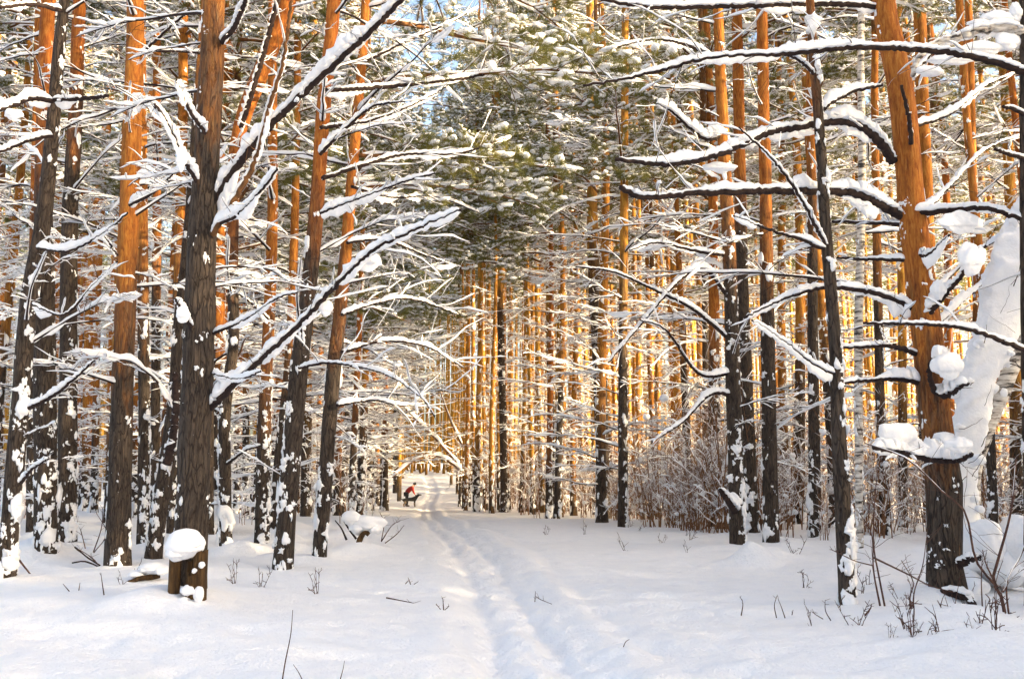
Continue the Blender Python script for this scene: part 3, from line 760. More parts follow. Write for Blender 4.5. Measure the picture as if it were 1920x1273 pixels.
# ---- right of the path
B1 = hero([(1590, 1146, 30), (1586, 1050, 30), (1578, 900, 29), (1571, 780, 26), (1566, 650, 24), (1556, 520, 22), (1546, 400, 21), (1538, 260, 20), (1526, 120, 18), (1518, -10, 16)], label='slender dark pine standing alone in the open snow on the right', line_y=1, n_auto=0, nsnow=90, side=3.1, H=10, crown=False)
Y1_ = B1['_Y']
px_branch(B1, [(1552, 470), (1500, 370), (1440, 290), (1385, 240)], Y1_, Y1_ - .8, 8, 3, 12, twigs=4)
px_branch(B1, [(1550, 470), (1500, 448), (1440, 430), (1375, 405)], Y1_, Y1_ - .6, 8, 4, 20, twigs=4)
px_branch(B1, [(1567, 705), (1520, 680), (1470, 640), (1410, 600)], Y1_, Y1_ - .7, 8, 3, 14, twigs=4)
px_branch(B1, [(1530, 145), (1500, 115), (1450, 95)], Y1_, Y1_ - .4, 7, 3, 13)
px_branch(B1, [(1545, 205), (1555, 195), (1600, 172), (1655, 160)], Y1_, Y1_ + .3, 9, 6, 24, twigs=1)
B2 = hero([(1778, 1128, 70), (1772, 1060, 62), (1768, 900, 62), (1752, 760, 58), (1742, 660, 56), (1730, 560, 54), (1712, 420, 50), (1702, 300, 48), (1690, 180, 48), (1668, 60, 44), (1655, -20, 42)], label='big crooked pine with thick orange stem, largest tree on the right', line_y=745, n_auto=0, nsnow=60, ssize=(0.02, 0.04), side=0.3, crown=False)
Y2 = B2['_Y']
for (pts, Y0, Y1, w0, w1, sn_, tw, hg) in [
    ([(1648, 14), (1560, 8), (1400, 12), (1230, 14), (1125, 0)], Y2, Y2 - .8, 12, 7, 20, 6, []),
    ([(1675, 305), (1645, 262), (1600, 232), (1560, 228), (1500, 238), (1440, 250), (1340, 293), (1240, 308), (1155, 298)], Y2, Y2 - 1.2, 20, 8, 26, 9, [(1350, 315, 30, 12), (1500, 250, 30, 8)]),
    ([(1690, 405), (1650, 385), (1600, 362), (1530, 358), (1420, 358), (1300, 362), (1210, 370), (1162, 352)], Y2, Y2 - 1.3, 20, 10, 27, 8, [(1615, 385, 20, 8)]),
    ([(1690, 408), (1740, 398), (1840, 390), (1880, 398), (1960, 425)], Y2, Y2 - .7, 14, 9, 22, 4, [(1800, 420, 40, 22)]),
    ([(1695, 420), (1640, 418), (1560, 415)], Y2, Y2 + .5, 9, 6, 16, 2, []),
    ([(1700, 488), (1640, 486), (1570, 484)], Y2, Y2 + .4, 9, 5, 17, 3, []),
    ([(1712, 578), (1650, 552), (1600, 542), (1540, 540), (1470, 560), (1395, 595)], Y2, Y2 - .6, 13, 5, 20, 5, []),
    ([(1722, 665), (1670, 648), (1620, 650), (1560, 652)], Y2, Y2 - .3, 12, 5, 18, 3, []),
    ([(1724, 716), (1680, 710), (1630, 712), (1575, 718)], Y2, Y2 - .2, 12, 6, 20, 3, []),
    ([(1740, 592), (1765, 560), (1800, 520), (1850, 460)], Y2 - .1, Y2 - .6, 13, 5, 30, 3, [(1822, 488, 24, 34), (1760, 545, 14, 22)]),
    ([(1722, 480), (1745, 475), (1780, 440)], Y2 - .1, Y2 - .4, 10, 4, 26, 2, []),
    ([(1708, 270), (1705, 230), (1690, 160)], Y2 - .2, Y2 - .5, 10, 6, 6, 1, []),
    ([(1752, 730), (1775, 740), (1815, 718)], Y2 - .15, Y2 - .5, 17, 6, 56, 2, [(1778, 690, 30, 28), (1762, 665, 16, 22)]),
    ([(1755, 735), (1742, 705), (1745, 675)], Y2 - .2, Y2 - .4, 12, 6, 6, 0, []),
    ([(1790, 862), (1730, 858), (1680, 846), (1636, 840)], Y2 - .25, Y2 - .7, 16, 8, 44, 4, [(1680, 818, 40, 26), (1655, 838, 18, 16), (1715, 838, 26, 16)]),
    ([(1770, 862), (1800, 862), (1822, 850)], Y2 - .3, Y2 - .6, 14, 8, 34, 1, [(1800, 835, 26, 16)]),
    ([(1790, 1060), (1815, 1050), (1838, 1042)], Y2 - .1, Y2 - .3, 22, 8, 10, 2, []),
    ([(1775, 1110), (1810, 1115), (1826, 1135)], Y2 - .2, Y2 - .5, 26, 14, 6, 2, []),
    ([(1710, 140), (1760, 90), (1820, 60), (1880, 30)], Y2 + .1, Y2 + .8, 8, 4, 12, 6, []),
    ([(1740, 560), (1800, 500), (1860, 455), (1930, 420)], Y2 + .2, Y2 + 1.2, 7, 3, 14, 6, []),
    ([(1745, 620), (1810, 560), (1880, 500), (1930, 470)], Y2 + .2, Y2 + 1.2, 7, 3, 14, 6, []),
    ([(1715, 420), (1780, 350), (1850, 280), (1930, 250)], Y2 + .2, Y2 + 1.2, 7, 3, 13, 8, []),
    ([(1700, 240), (1780, 215), (1850, 160), (1930, 130)], Y2 + .2, Y2 + 1.2, 7, 3, 13, 8, []),
]:
    px_branch(B2, pts, Y0, Y1, w0, w1, sn_, twigs=tw, hang=hg, gap=0.0 if sn_ > 18 else 0.05)
hero([(1383, 1024, 28), (1379, 850, 29), (1373, 650, 27), (1366, 450, 25), (1356, 250, 23), (1346, 20, 20), (1345, -30, 20)], label='brown pine with a snow-capped broken stub near its foot, first tree right of the clearing', line_y=420, n_auto=14, nsnow=130, side=3.3)
B5 = bpy.data.objects[-1] if False else None
B6 = hero([(1410, 1003, 27), (1404, 850, 27), (1398, 700, 26), (1390, 480, 24), (1386, 250, 22), (1380, -10, 20)], label='middle one of the three brown pines standing close together on the right', line_y=360, n_auto=12, nsnow=110)
B7 = hero([(1446, 1021, 29), (1443, 850, 28), (1440, 650, 26), (1436, 400, 24), (1432, 200, 22), (1427, -10, 21)], label='rightmost of the three brown pines standing close together, with clean dark foot', line_y=470, n_auto=12, nsnow=60)
hero([(1528, 1010, 22), (1527, 850, 22), (1525, 700, 20), (1523, 500, 19), (1520, 200, 17), (1518, -10, 16)], label='dark pine behind and just left of the slender lone pine', line_y=380, n_auto=13, nsnow=100)
hero([(1662, 1010, 19), (1656, 900, 19), (1650, 750, 17), (1645, 500, 16), (1640, 200, 14), (1640, -10, 13)], label='thin dark pine leaning left between the lone pine and the big crooked pine', line_y=500, n_auto=12, nsnow=90)
hero([(1693, 992, 17), (1693, 850, 17), (1692, 700, 16), (1690, 450, 15), (1686, 200, 14), (1684, -10, 13)], label='thin reddish pine just left of the big crooked pine', line_y=740, n_auto=12, near=False)
hero([(1752, 1000, 24), (1748, 800, 24), (1744, 600, 24), (1738, 400, 24), (1730, 200, 24), (1722, -10, 23)], label='orange pine standing straight behind the big crooked pine', line_y=600, n_auto=12)
hero([(1862, 1022, 18), (1860, 900, 18), (1850, 700, 17), (1838, 500, 16), (1815, 250, 15), (1798, 0, 14)], label='brown pine behind the leaning snow-laden birch', line_y=620, n_auto=14, nsnow=80)
hero([(1838, 1000, 16), (1836, 900, 16), (1834, 700, 15), (1826, 400, 14), (1815, -10, 13)], label='dark snow-spattered pine seen through the gap beside the leaning birch', line_y=560, n_auto=14, near=False)
hero([(1908, 985, 24), (1905, 800, 23), (1902, 600, 22), (1895, 400, 20), (1885, 150, 18), (1880, -10, 17)], label='dark pine at the right edge with reddish stem above the birch', line_y=760, n_auto=12)
hero([(1168, 988, 19), (1168, 850, 18), (1168, 650, 17), (1170, 450, 16), (1171, 250, 15), (1172, -10, 13)], label='straight dark-footed pine at the edge of the undergrowth, right of its stouter neighbour', line_y=560, n_auto=40, near=False, boughs_n=2, side=3.3)
hero([(1132, 972, 25), (1128, 800, 25), (1122, 650, 25), (1113, 500, 23), (1110, 350, 20), (1108, -10, 18)], label='stoutest brown pine rising from the undergrowth right of the path', line_y=470, n_auto=40, near=False, boughs_n=2, side=3.0)
hero([(945, 962, 14), (944, 850, 14), (940, 650, 13), (935, 450, 12), (932, 200, 11)], label='leftmost tall pine on the right side of the path', line_y=560, n_auto=40, near=False, boughs_n=2)
hero([(1035, 966, 13), (1033, 800, 13), (1030, 600, 12), (1028, 400, 11)], label='thin pine midway between the path and the stoutest undergrowth pine', line_y=640, n_auto=16, near=False, boughs_n=2)
hero([(1278, 968, 16), (1272, 800, 16), (1266, 600, 15), (1262, 400, 14)], label='reddish brown pine halfway between the undergrowth pines and the three close pines', line_y=820, n_auto=16, near=False, boughs_n=2)
hero([(1325, 965, 14), (1324, 800, 14), (1322, 600, 13), (1320, 400, 12)], label='near black slim pine left of the three close pines', line_y=420, n_auto=16, near=False, boughs_n=2)
hero([(1230, 962, 14), (1232, 800, 14), (1236, 600, 13), (1240, 400, 12)], label='golden slim pine left of the reddish brown pine', line_y=860, n_auto=14, near=False, boughs_n=2)

# broken stub with its snow cap on the first right pine
T5 = [o for o in bpy.data.objects if o.get('label', '').startswith('brown pine with a snow-capped broken stub')][0]
px_branch(T5, [(1378, 960), (1362, 935), (1350, 918)], T5['_Y'] - .1, T5['_Y'] - .5, 14, 9, 24, twigs=1, hang=[(1376, 940, 16, 17)], gap=0)
for (pts, w0, sn_, tw) in [
    ([(1368, 560), (1320, 505), (1270, 530), (1200, 610), (1140, 680)], 8, 13, 8),
    ([(1366, 480), (1300, 470), (1230, 455), (1180, 470)], 8, 13, 8),
    ([(1374, 700), (1310, 700), (1250, 620), (1200, 600)], 8, 12, 8),
    ([(1372, 640), (1300, 580), (1230, 545), (1150, 510), (1080, 500)], 8, 11, 9),
    ([(1375, 740), (1330, 740), (1280, 790), (1222, 828)], 9, 11, 5),
    ([(1364, 250), (1320, 260), (1260, 210), (1230, 195)], 9, 26, 6),
    ([(1358, 120), (1300, 90), (1230, 75), (1150, 90)], 9, 15, 9),
]:
    px_branch(T5, pts, T5['_Y'], T5['_Y'] - .5, w0, 3, sn_, twigs=tw, twl=(0.2, 0.6))

# ---- birches
birch = hero([(1842, 1052, 40), (1822, 960, 36), (1822, 890, 32), (1845, 815, 30), (1876, 740, 30), (1908, 660, 30), (1950, 560, 30), (1995, 430, 28), (2040, 290, 24)], Y=Y2 + .9, label='birch leaning out to the right under a huge slab of snow', line_y=0, n_auto=0, name='birch_tree', bark=M_birch, H=-1, nsnow=20, crown=False)
sl = MB(); Yb = Y2 + 0.75; o_ = np.array(birch.location)
sp_ = [(1835, 1040, 20), (1814, 980, 44), (1802, 900, 50), (1810, 820, 58), (1826, 740, 70), (1856, 650, 80), (1890, 560, 88), (1922, 470, 98), (1955, 380, 95), (1985, 300, 80), (2010, 240, 20)]
q = resample(np.column_stack([np.array([P(x, y, Yb) for x, y, _ in sp_]) - o_, [w_ / 2 * Yb / F for *_, w_ in sp_]]), 60)
rgb = np.random.default_rng(77)
q = resample(q, 150); p_ = q[:, :3]; ns_ = 56
t_, a_, b_ = frames(p_); th_ = np.linspace(0, 2 * math.pi, ns_, endpoint=False)
ed = np.arange(150)[:, None] * .12
def nz_(f, sd): return vnoise2(ed * f + 3 * np.cos(th_) * f * .25 + 9, np.sin(th_) * f * 1.1 + ed * .2 + 5, sd)
rr_ = q[:, 3:4] * (1 + 0.45 * nz_(.45, 3) + 0.32 * nz_(1.3, 8) + 0.24 * nz_(3.1, 9) + .16 * nz_(6, 10) + .10 * nz_(11, 12))
v_ = p_[:, None] + a_[:, None] * (rr_ * np.cos(th_))[..., None] + b_[:, None] * (rr_ * 0.6 * np.sin(th_))[..., None]
i_ = np.arange(149)[:, None] * ns_; j_ = np.arange(ns_)[None]; k_2 = (j_ + 1) % ns_
sl.add(v_.reshape(-1, 3), None, np.stack([i_ + j_, i_ + k_2, i_ + ns_ + k_2, i_ + ns_ + j_], -1).reshape(-1, 4))
for _ in range(40):
    f = int(rgb.integers(8, 142)); c = p_[f] + a_[f] * q[f, 3] * rgb.choice([-1, 1]) * rgb.uniform(.55, .95) + [0, rgb.uniform(-.15, .05), rgb.uniform(-.05, .05)]
    blob(sl, c, np.array([1, .8, .8]) * rgb.uniform(.03, .085), 0, 1, .3, rgb)
sl.build('snow_slab', [M_snow], birch)
tw_ = MB()
for _ in range(34):
    f = int(rgb.integers(6, 140)); c = p_[f] + a_[f] * q[f, 3] * rgb.uniform(-.9, .9) + [0, -.16, 0]
    pp = branch_path(rgb.uniform(.15, .55), rgb.uniform(-.8, 1.2), rgb.uniform(-.6, .6), rgb, 7, .15, rgb.uniform(3.4, 6.0), c)
    tube(tw_, pp, rgb.uniform(.002, .006) * np.linspace(1, .4, 7), 4, 0)
tw_.build('twigs', [M_twig], birch)
arch = hero([(1935, 1090, 30), (1932, 800, 28), (1926, 500, 24), (1922, 250, 20), (1920, 100, 16), (1918, -10, 14)], Y=Y2 - .6, label='dark birch on the right edge with a bent mottled limb carrying sheets of snow', line_y=-900, n_auto=0, name='birch_tree', H=9, nsnow=40, crown=False)
arch_b = px_branch(arch, [(1920, 62), (1880, 52), (1850, 55), (1800, 68), (1750, 85), (1722, 110), (1712, 140)], Y2 - .6, Y2 - .5, 20, 10, 13, twigs=3, mat=M_birch,
    hang=[(1842, 92, 44, 16), (1890, 80, 26, 22), (1780, 112, 44, 14), (1745, 135, 26, 12), (1875, 34, 32, 14), (1905, 25, 12, 24), (1840, 45, 30, 7)])
px_branch(arch, [(1925, 138), (1880, 122), (1800, 102), (1700, 92), (1600, 90), (1460, 103), (1340, 108), (1240, 132), (1160, 150), (1095, 160)], Y2 - .8, Y2 - 1.2, 14, 5, 20, twigs=13, seed=3, gap=0.0, twl=(0.2, 0.6))
px_branch(arch, [(1930, 660), (1880, 640), (1820, 618), (1740, 608), (1620, 606)], Y2 - .8, Y2 - 1.4, 11, 5, 12, twigs=3, gap=0.3)
px_branch(arch, [(1930, 220), (1900, 205), (1880, 200)], Y2 - .8, Y2 - 1.0, 9, 6, 12, twigs=0)
px_branch(arch, [(1930, 300), (1900, 292), (1865, 280)], Y2 - .8, Y2 - 1.0, 9, 6, 9, twigs=2)
hero([(1612, 1035, 13), (1610, 800, 15), (1610, 600, 16), (1616, 350, 15), (1614, 120, 13), (1613, -10, 12)], label='straight grey-white birch between the lone dark pine and the big crooked pine', line_y=0, n_auto=8, near=False, name='birch_tree', bark=M_birch, nsnow=40)

# leaning, snow-covered saplings arching over the far path
def bent(pts, Y, w0, w1, sn_, label):
    g = P(*pts[0], Y); g[2] = gz(g[0], Y)
    root = empty('birch_tree', g, label, 'tree', 'young birches bent over the path')
    rg = np.random.default_rng(int(pts[0][0] + pts[0][1]))
    p = resample(np.array([P(x, y, Y) for x, y in pts]) - g, 30); p[0, 2] = -0.2
    r = np.linspace(w0, w1, 30) / 2 * Y / F
    a, b = MB(), MB(); tube(a, p, r, 6, 0)
    snow_on(b, p, r, sn_ * Y / F, 0, 8, 0.1, 0, rg, 2)
    for k in range(14):
        q_ = p[int(rg.integers(8, 30))]; pp = branch_path(rg.uniform(.6, 2), rg.uniform(-.5, .8), -.3, rg, 7, .12, rg.uniform(0, 6.28), q_)
        tube(a, pp, 0.012 * np.linspace(1, .3, 7), 4, 0); snow_on(b, pp, 0.01, 0.06, 0, 5, rg=rg)
    a.build('trunk', [M_shrub2], root); b.build('snow', [M_snow], root)
bent([(880, 898), (850, 860), (810, 815), (778, 785), (755, 760)], 70, 8, 3, 9, 'longest snow-covered birch stem bent over the far end of the path')
bent([(872, 905), (862, 880), (820, 855), (780, 862), (735, 895)], 66, 6, 2, 6, 'lowest snowy stem arching down almost to the walker')
bent([(905, 915), (880, 860), (850, 800), (828, 740), (815, 690)], 62, 6, 2, 6, 'snowy stem bent steeply at the right edge of the far path')

# ------------------------------------------------------------------ the wood behind
edge_l = np.array([ground_hit(*q)[:2] for q in [(-200, 1060), (60, 1010), (600, 1010), (690, 975), (735, 940), (752, 915)]])
edge_r = np.array([ground_hit(*q)[:2] for q in [(2200, 1030), (1900, 1000), (1400, 985), (1100, 968), (935, 957), (862, 928), (838, 905)]])
def xl(y): return np.interp(y, edge_l[:, 1], edge_l[:, 0], right=-8.6 - (0))
def side_ok(x, y):
    if y < 16: return False
    c = track_x(y)
    hw = np.interp(y, [16, 30, 45, 70, 100], [3.4, 2.6, 2.2, 1.9, 1.6])
    if abs(x - c) < hw: return False
    px = 960 + F * x / (y * math.cos(PITCH) ** 2)      # rough bearing
    if x > c:   # right side keeps behind the edge of the undergrowth
        lim = np.interp(x, [-3, 0, 2, 4, 8, 14], [46, 40, 29, 23, 21, 21])
        if y < lim: return False
    else:
        if y < 19: return False
    return True
cand = []
rgf = np.random.default_rng(5)
tries = 0
while tries < 60000 and len(cand) < 330:
    tries += 1
    y = rgf.uniform(17, 98) if rgf.random() < 0.6 else rgf.uniform(17, 60)
    hwid = 0.56 * y + 3
    x = rgf.uniform(-hwid, hwid)
    if not side_ok(x, y): continue
    md = 1.1 + 0.004 * y
    gsec = x > track_x(y) and 40 < y < 86 and x / y < .24
    if len(cand) < 115:
        if not gsec: continue
        md = .85
    elif gsec: continue
    if any((x - a) ** 2 + (y - b) ** 2 < md * md for a, b in tree_pos): continue
    if y < 45 and any((x / y - a / b) ** 2 < (0.006) ** 2 for a, b in tree_pos if b < 20): continue
    tree_pos.append((x, y)); cand.append((x, y))
cand = cand[:115] + sorted(cand[115:], key=lambda q: q[1])[:140]
cand.sort(key=lambda q: q[1])
marks = [(-40, 'the left picture edge'), (85, 'the snow-caked pine'), (228, 'the orange pine'), (365, 'the biggest dark pine'), (497, 'the black-footed pine'), (622, 'the slim leaning pine'),
         (800, 'the path'), (942, 'the leftmost right-side pine'), (1125, 'the stoutest thicket pine'), (1270, 'the reddish thicket pine'), (1380, 'the snowy-stub pine'), (1443, 'the clean-footed pine'), (1575, 'the lone dark pine'), (1768, 'the big crooked pine'), (1960, 'the right picture edge')]
between = {}
def seg(px):
    for (a_, na), (b_, nb) in zip(marks[:-1], marks[1:]):
        if px < b_: return na, nb
    return marks[-2][1], marks[-1][1]
for (a_, na), (b_, nb) in zip(marks[:-1], marks[1:]):
    ins = sorted([(960 + F * x / y, i) for i, (x, y) in enumerate(cand) if y < 40 and a_ <= 960 + F * x / y < b_])
    wd_ = ['leftmost', 'second', 'third', 'fourth', 'fifth', 'sixth', 'seventh', 'eighth', 'ninth', 'tenth', 'eleventh', 'twelfth']
    for k, (_, i) in enumerate(ins):
        if len(ins) == 1: between[i] = 'the single background pine between %s and %s' % (na, nb)
        elif k == len(ins) - 1: between[i] = 'rightmost background pine between %s and %s' % (na, nb)
        elif k < 12: between[i] = '%s background pine between %s and %s' % (wd_[k] if k == 0 else wd_[k] + ' from left', na, nb)
for i, (x, y) in enumerate(cand):
    rg = np.random.default_rng(9000 + i)
    zb = gz(x, y)
    left = x < track_x(y)
    pos = x / y
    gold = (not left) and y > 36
    if i in between:
        lab = between[i]
        grp = 'background pines left of the path' if left else 'background pines right of the path'
    elif left:
        lab, grp = 'slim distant pine in the crowded wood left of the path', 'distant pines left of the path'
    elif gold and pos < 0.22:
        lab, grp = 'slim golden pine stem in the sunlit wood right of the path', 'golden pines deep in the wood right of the path'
    else:
        lab, grp = 'slim distant pine in the wood behind the three close brown pines', 'distant pines on the far right'
    if i not in between:
        na, nb = seg(960 + F * x / y)
        lab = ('slim golden pine deep between %s and %s' if gold and pos < .22 else 'slim distant pine deep between %s and %s') % (na, nb)
        grp = 'distant pines between %s and %s' % (na, nb)
    root = empty('pine_tree', (x, y, zb), lab, 'tree', grp)
    s_ = rg.uniform(0.9, 1.2) * (1.0 if y < 36 else 1.16 if y < 52 else 1.28)
    tk, ts, tp = trunks[int(rg.integers(0, 7))]
    rz = rg.uniform(-.7, .7)
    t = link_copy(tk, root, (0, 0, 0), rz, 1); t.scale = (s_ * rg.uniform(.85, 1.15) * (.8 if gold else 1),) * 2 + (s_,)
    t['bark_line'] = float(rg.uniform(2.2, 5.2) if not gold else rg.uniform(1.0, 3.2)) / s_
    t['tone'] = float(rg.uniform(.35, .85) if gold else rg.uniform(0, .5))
    tt = link_copy(ts, root, (0, 0, 0), rz, 1); tt.scale = t.scale
    if y < 34:
        top = min(12.0, 0.5 * y + 1.5)
        n_ = 32
        for k in range(n_):
            z = 1.0 + (top - 1) * (k + rg.random()) / n_
            az = rg.uniform(0, 6.28)
            src = mid_br[int(rg.integers(0, 20))] if z < 4 else high_br[int(rg.integers(0, 8))]
            link_copy(src, root, (0, 0, z), az, rg.uniform(.45, .95))
        for k in range(2):
            link_copy(boughs[int(rg.integers(0, 8))], root, (0, 0, top * rg.uniform(.65, 1.05)), rg.uniform(0, 6.28), rg.uniform(.8, 1.2))
    else:
        link_copy((gold_limbs if gold or (pos > .1 and y > 50) else far_limbs)[int(rg.integers(0, 6))], root, (0, 0, 0), rg.uniform(0, 6.28), rg.uniform(.85, 1.1) if not gold else rg.uniform(.85, 1.05))
    dpath = x - track_x(y)
    if left and dpath > -8 and y < 62:
        for k in range(13):
            link_copy((high_br if k % 2 else mid_br)[int(rg.integers(0, 8))], root, (0, 0, 2.5 + 8.5 * (k + rg.random()) / 13), rg.normal(0, .8), rg.uniform(.8, 1.3))
    if abs(dpath) < 7.5 and 18 < y < 50:
        face = math.pi if dpath > 0 else 0
        z0_ = (6.5 if left else 8.5) + rg.uniform(-1, 1) if y < 36 else 13
        for k in range(7 if y < 36 else 6):
            link_copy(boughs[int(rg.integers(0, 8))], root, (0, 0, z0_ + (16 - z0_) * (k + rg.random()) / 10), face + rg.normal(0, .9), rg.uniform(.9, 1.5))
    zc = (rg.uniform(9.5, 12.5) if y < 36 else rg.uniform(12.6, 14.2)) * s_
    c = link_copy(crowns[int(rg.integers(0, 5))], root, (0, 0, min(zc, 14.2 * s_)), rg.uniform(0, 6.28), s_ * rg.uniform(.95, 1.15))

# the far-off wood as one mass
lo_crown = []
for k in range(3):
    rg = np.random.default_rng(600 + k); mb = MB()
    pts = []; dr = []
    for j in range(170):
        z = rg.uniform(0, 7); rad = (2.1 - 0.2 * z) * math.sqrt(rg.random()); a = rg.uniform(0, 6.28)
        pts.append((rad * math.cos(a), rad * math.sin(a), z)); dr.append((math.cos(a), math.sin(a), .1))
        if rg.random() < .22: blob(mb, np.array(pts[-1]) + [0, 0, .12], (rg.uniform(.15, .35), rg.uniform(.15, .35), .08), 1, 0, rg=rg)
    needles(mb, np.array(pts), np.array(dr), 0.6, 0.03, 2, rg, 5)
    for j in range(18):
        z = rg.uniform(-9, 0); pp = branch_path(rg.uniform(.6, 1.8), rg.uniform(-.1, .6), -.4, rg, 4, .1, rg.uniform(0, 6.28), (0, 0, z))
        snow_on(mb, pp, .02, .09, 1, 5, rg=rg, gap=0)
    lo_crown.append(mb)
def wood_mass(name, spots, label=None, up_=0.0):
    mb = MB(); rg = np.random.default_rng(len(spots))
    for (x, y) in spots:
        zb = float(hbase(x, y)); s_ = rg.uniform(.85, 1.2)
        lx = rg.normal(0, .25)
        tube(mb, np.array([[x, y, zb - .4], [x + lx * .5, y, zb + 6], [x + lx, y, zb + (18 + up_) * s_]]), [.16 * s_, .13 * s_, .03], 6, 0)
        mb.merge(lo_crown[int(rg.integers(0, 3))], rg.uniform(0, 6.28), s_, (x + lx * .7, y, zb + (10.8 + up_) * s_))
    o = mb.build(name, [M_bark, M_snow, M_needle])
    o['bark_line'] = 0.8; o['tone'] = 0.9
    tag(o, label, None, None, 'stuff')
    return o
spots = []
rgm = np.random.default_rng(8)
while len(spots) < 620:
    y = rgm.uniform(72, 135); x = rgm.uniform(-.62 * y, .62 * y)
    if abs(x - (-0.089 * y)) < 2.0 and y < 104: continue
    if len(spots) < 70: y = rgm.uniform(105, 135); x = rgm.uniform(-.14, -.04) * y
    if any((x - a) ** 2 + (y - b) ** 2 < 1.6 for a, b in spots): continue
    spots.append((x, y))
wood_mass('distant_forest', spots, 'pine wood fading into one mass far behind', 6.5)
# the same wood going on to the right of the camera and behind it
spots = []
while len(spots) < 230:
    x = rgm.uniform(-30, 62); y = rgm.uniform(-62, 24)
    if y > 0 and abs(x) < .62 * y + 3.5: continue
    if abs(x - 1.4) < 3.2 and y < 6: continue
    if y > 4 and x < 0: continue
    if math.hypot(x, y) < 5: continue
    if any((x - a) ** 2 + (y - b) ** 2 < 2.4 for a, b in spots): continue
    spots.append((x, y))
wood_mass('forest', spots, 'pine wood continuing beside and behind the viewer')

spots = []  # young pines added out of view, a low screen against the sun
while len(spots) < 300:
    x = rgm.uniform(11.5, 40); y = rgm.uniform(-34, 24)
    if x < .62 * y + 2.5 or any((x - a) ** 2 + (y - b) ** 2 < 1.2 for a, b in spots): continue
    spots.append((x, y))
mb = MB(); rg = np.random.default_rng(31)
for (x, y) in spots:
    s_ = rg.uniform(.7, 1.0); mb.merge(lo_crown[int(rg.integers(0, 3))], rg.uniform(0, 6.28), s_, (x, y, float(hbase(x, y)) + .3))
o = mb.build('sun_barrier_pines', [M_bark, M_snow, M_needle]); tag(o, 'unseen thicket of young snow-covered pines added on the right to shade the foreground', kind='stuff')

# ------------------------------------------------------------------ undergrowth
def sapling(rg, h, stems, snow=0.02, lean=0.25, twn=9, mat=0):
    mb = MB()
    for _ in range(stems):
        a = rg.uniform(0, 6.28); p = branch_path(h * rg.uniform(.6, 1), math.pi / 2 - abs(rg.normal(0, lean * .7)), rg.uniform(-.35, .2), rg, 12, .05, a, (rg.normal(0, .14) * (h > 1), rg.normal(0, .14) * (h > 1), -.1))
        tube(mb, p, 0.008 * h ** .5 * np.linspace(1, .25, 12), 5, 0)
        for k in range(twn):
            i = int(rg.integers(2, 12)); pp = branch_path(h * rg.uniform(.1, .3), rg.uniform(.4, 1.35), rg.uniform(-.4, .2), rg, 6, .12, rg.uniform(0, 6.28), p[i])
            tube(mb, pp, 0.004 * np.linspace(1, .4, 6), 3, 0)
            if snow and rg.random() < .6: snow_on(mb, pp, 0.005, snow * rg.uniform(.8, 2.4), 1, 5, rg=rg, gap=.2, freq=7)
            if rg.random() < .5:
                p3 = branch_path(h * .12, rg.uniform(-.2, 1), 0, rg, 4, .15, rg.uniform(0, 6.28), pp[3]); tube(mb, p3, 0.003, 3, 0)
        if snow and rg.random() < .5:
            q_ = p[int(rg.integers(3, 10))]; blob(mb, q_, np.array([.07, .07, .06]) * rg.uniform(.7, 1.6), 1, 1, rg=rg)
    return mb
saps = []
for k in range(9):
    rg = np.random.default_rng(700 + k)
    mb = sapling(rg, rg.uniform(1.4, 4.2), int(rg.integers(3, 8)), 0.016, twn=14)
    saps.append(mesh_obj('bare_shrub', mb.mesh('bare_shrub', [M_shrub2, M_snow])))
rgs = np.random.default_rng(21)
cnt = 0
while cnt < 285:
    if rgs.random() < .74:
        px = rgs.uniform(842, 1480) if rgs.random() < .8 else rgs.uniform(842, 1100); base = np.interp(px, [842, 950, 1100, 1340, 1480], [918, 957, 968, 1005, 1000]); py = base - abs(rgs.normal(0, 1)) * 14
        lab, grp = 'thin bare shrub dusted with snow along the wood edge right of the path', 'bare shrubs along the right wood edge'
    elif rgs.random() < .6:
        px = rgs.uniform(1480, 1920); py = rgs.uniform(965, 1015)
        lab, grp = 'thin bare shrub dusted with snow among the far right pines', 'bare shrubs among the far right pines'
    else:
        px = rgs.uniform(0, 730); py = rgs.uniform(935, 985)
        lab, grp = 'thin bare shrub dusted with snow among the left pines', 'bare shrubs among the left pines'
    g = ground_hit(px, max(py, 906))
    if abs(g[0] - track_x(g[1])) < 1.7 or g[1] > 75: continue
    o = saps[int(rgs.integers(0, 9))].copy(); col.objects.link(o)
    o.location = (g[0], g[1], gz(g[0], g[1])); o.rotation_euler = (0, 0, rgs.uniform(0, 6.28)); s_ = rgs.uniform(.6, 1.25) * (.8 if g[1] < 30 else 1); o.scale = (s_, s_, s_)
    na, nb = seg(960 + F * g[0] / g[1])
    tag(o, 'thin snow-dusted bare shrub between %s and %s' % (na, nb), 'shrub', 'bare shrubs between %s and %s' % (na, nb)); cnt += 1

mb = MB(); sap_mb = [sapling(np.random.default_rng(760 + k), rgs.uniform(1.8, 4.5), 4, 0.02, .25, 12) for k in range(5)]
n_ = 0
while n_ < 230:
    x = rgs.uniform(-1.5, 34); y = rgs.uniform(28, 66)
    if not side_ok(x, y) or abs(x) > .56 * y: continue
    mb.merge(sap_mb[int(rgs.integers(0, 5))], rgs.uniform(0, 6.28), rgs.uniform(.6, 1.2), (x, y, gz(x, y))); n_ += 1
tag(mb.build('undergrowth', [M_shrub2, M_snow]), 'tangle of thin brown snow-dusted shoots filling the wood right of the path', kind='stuff')

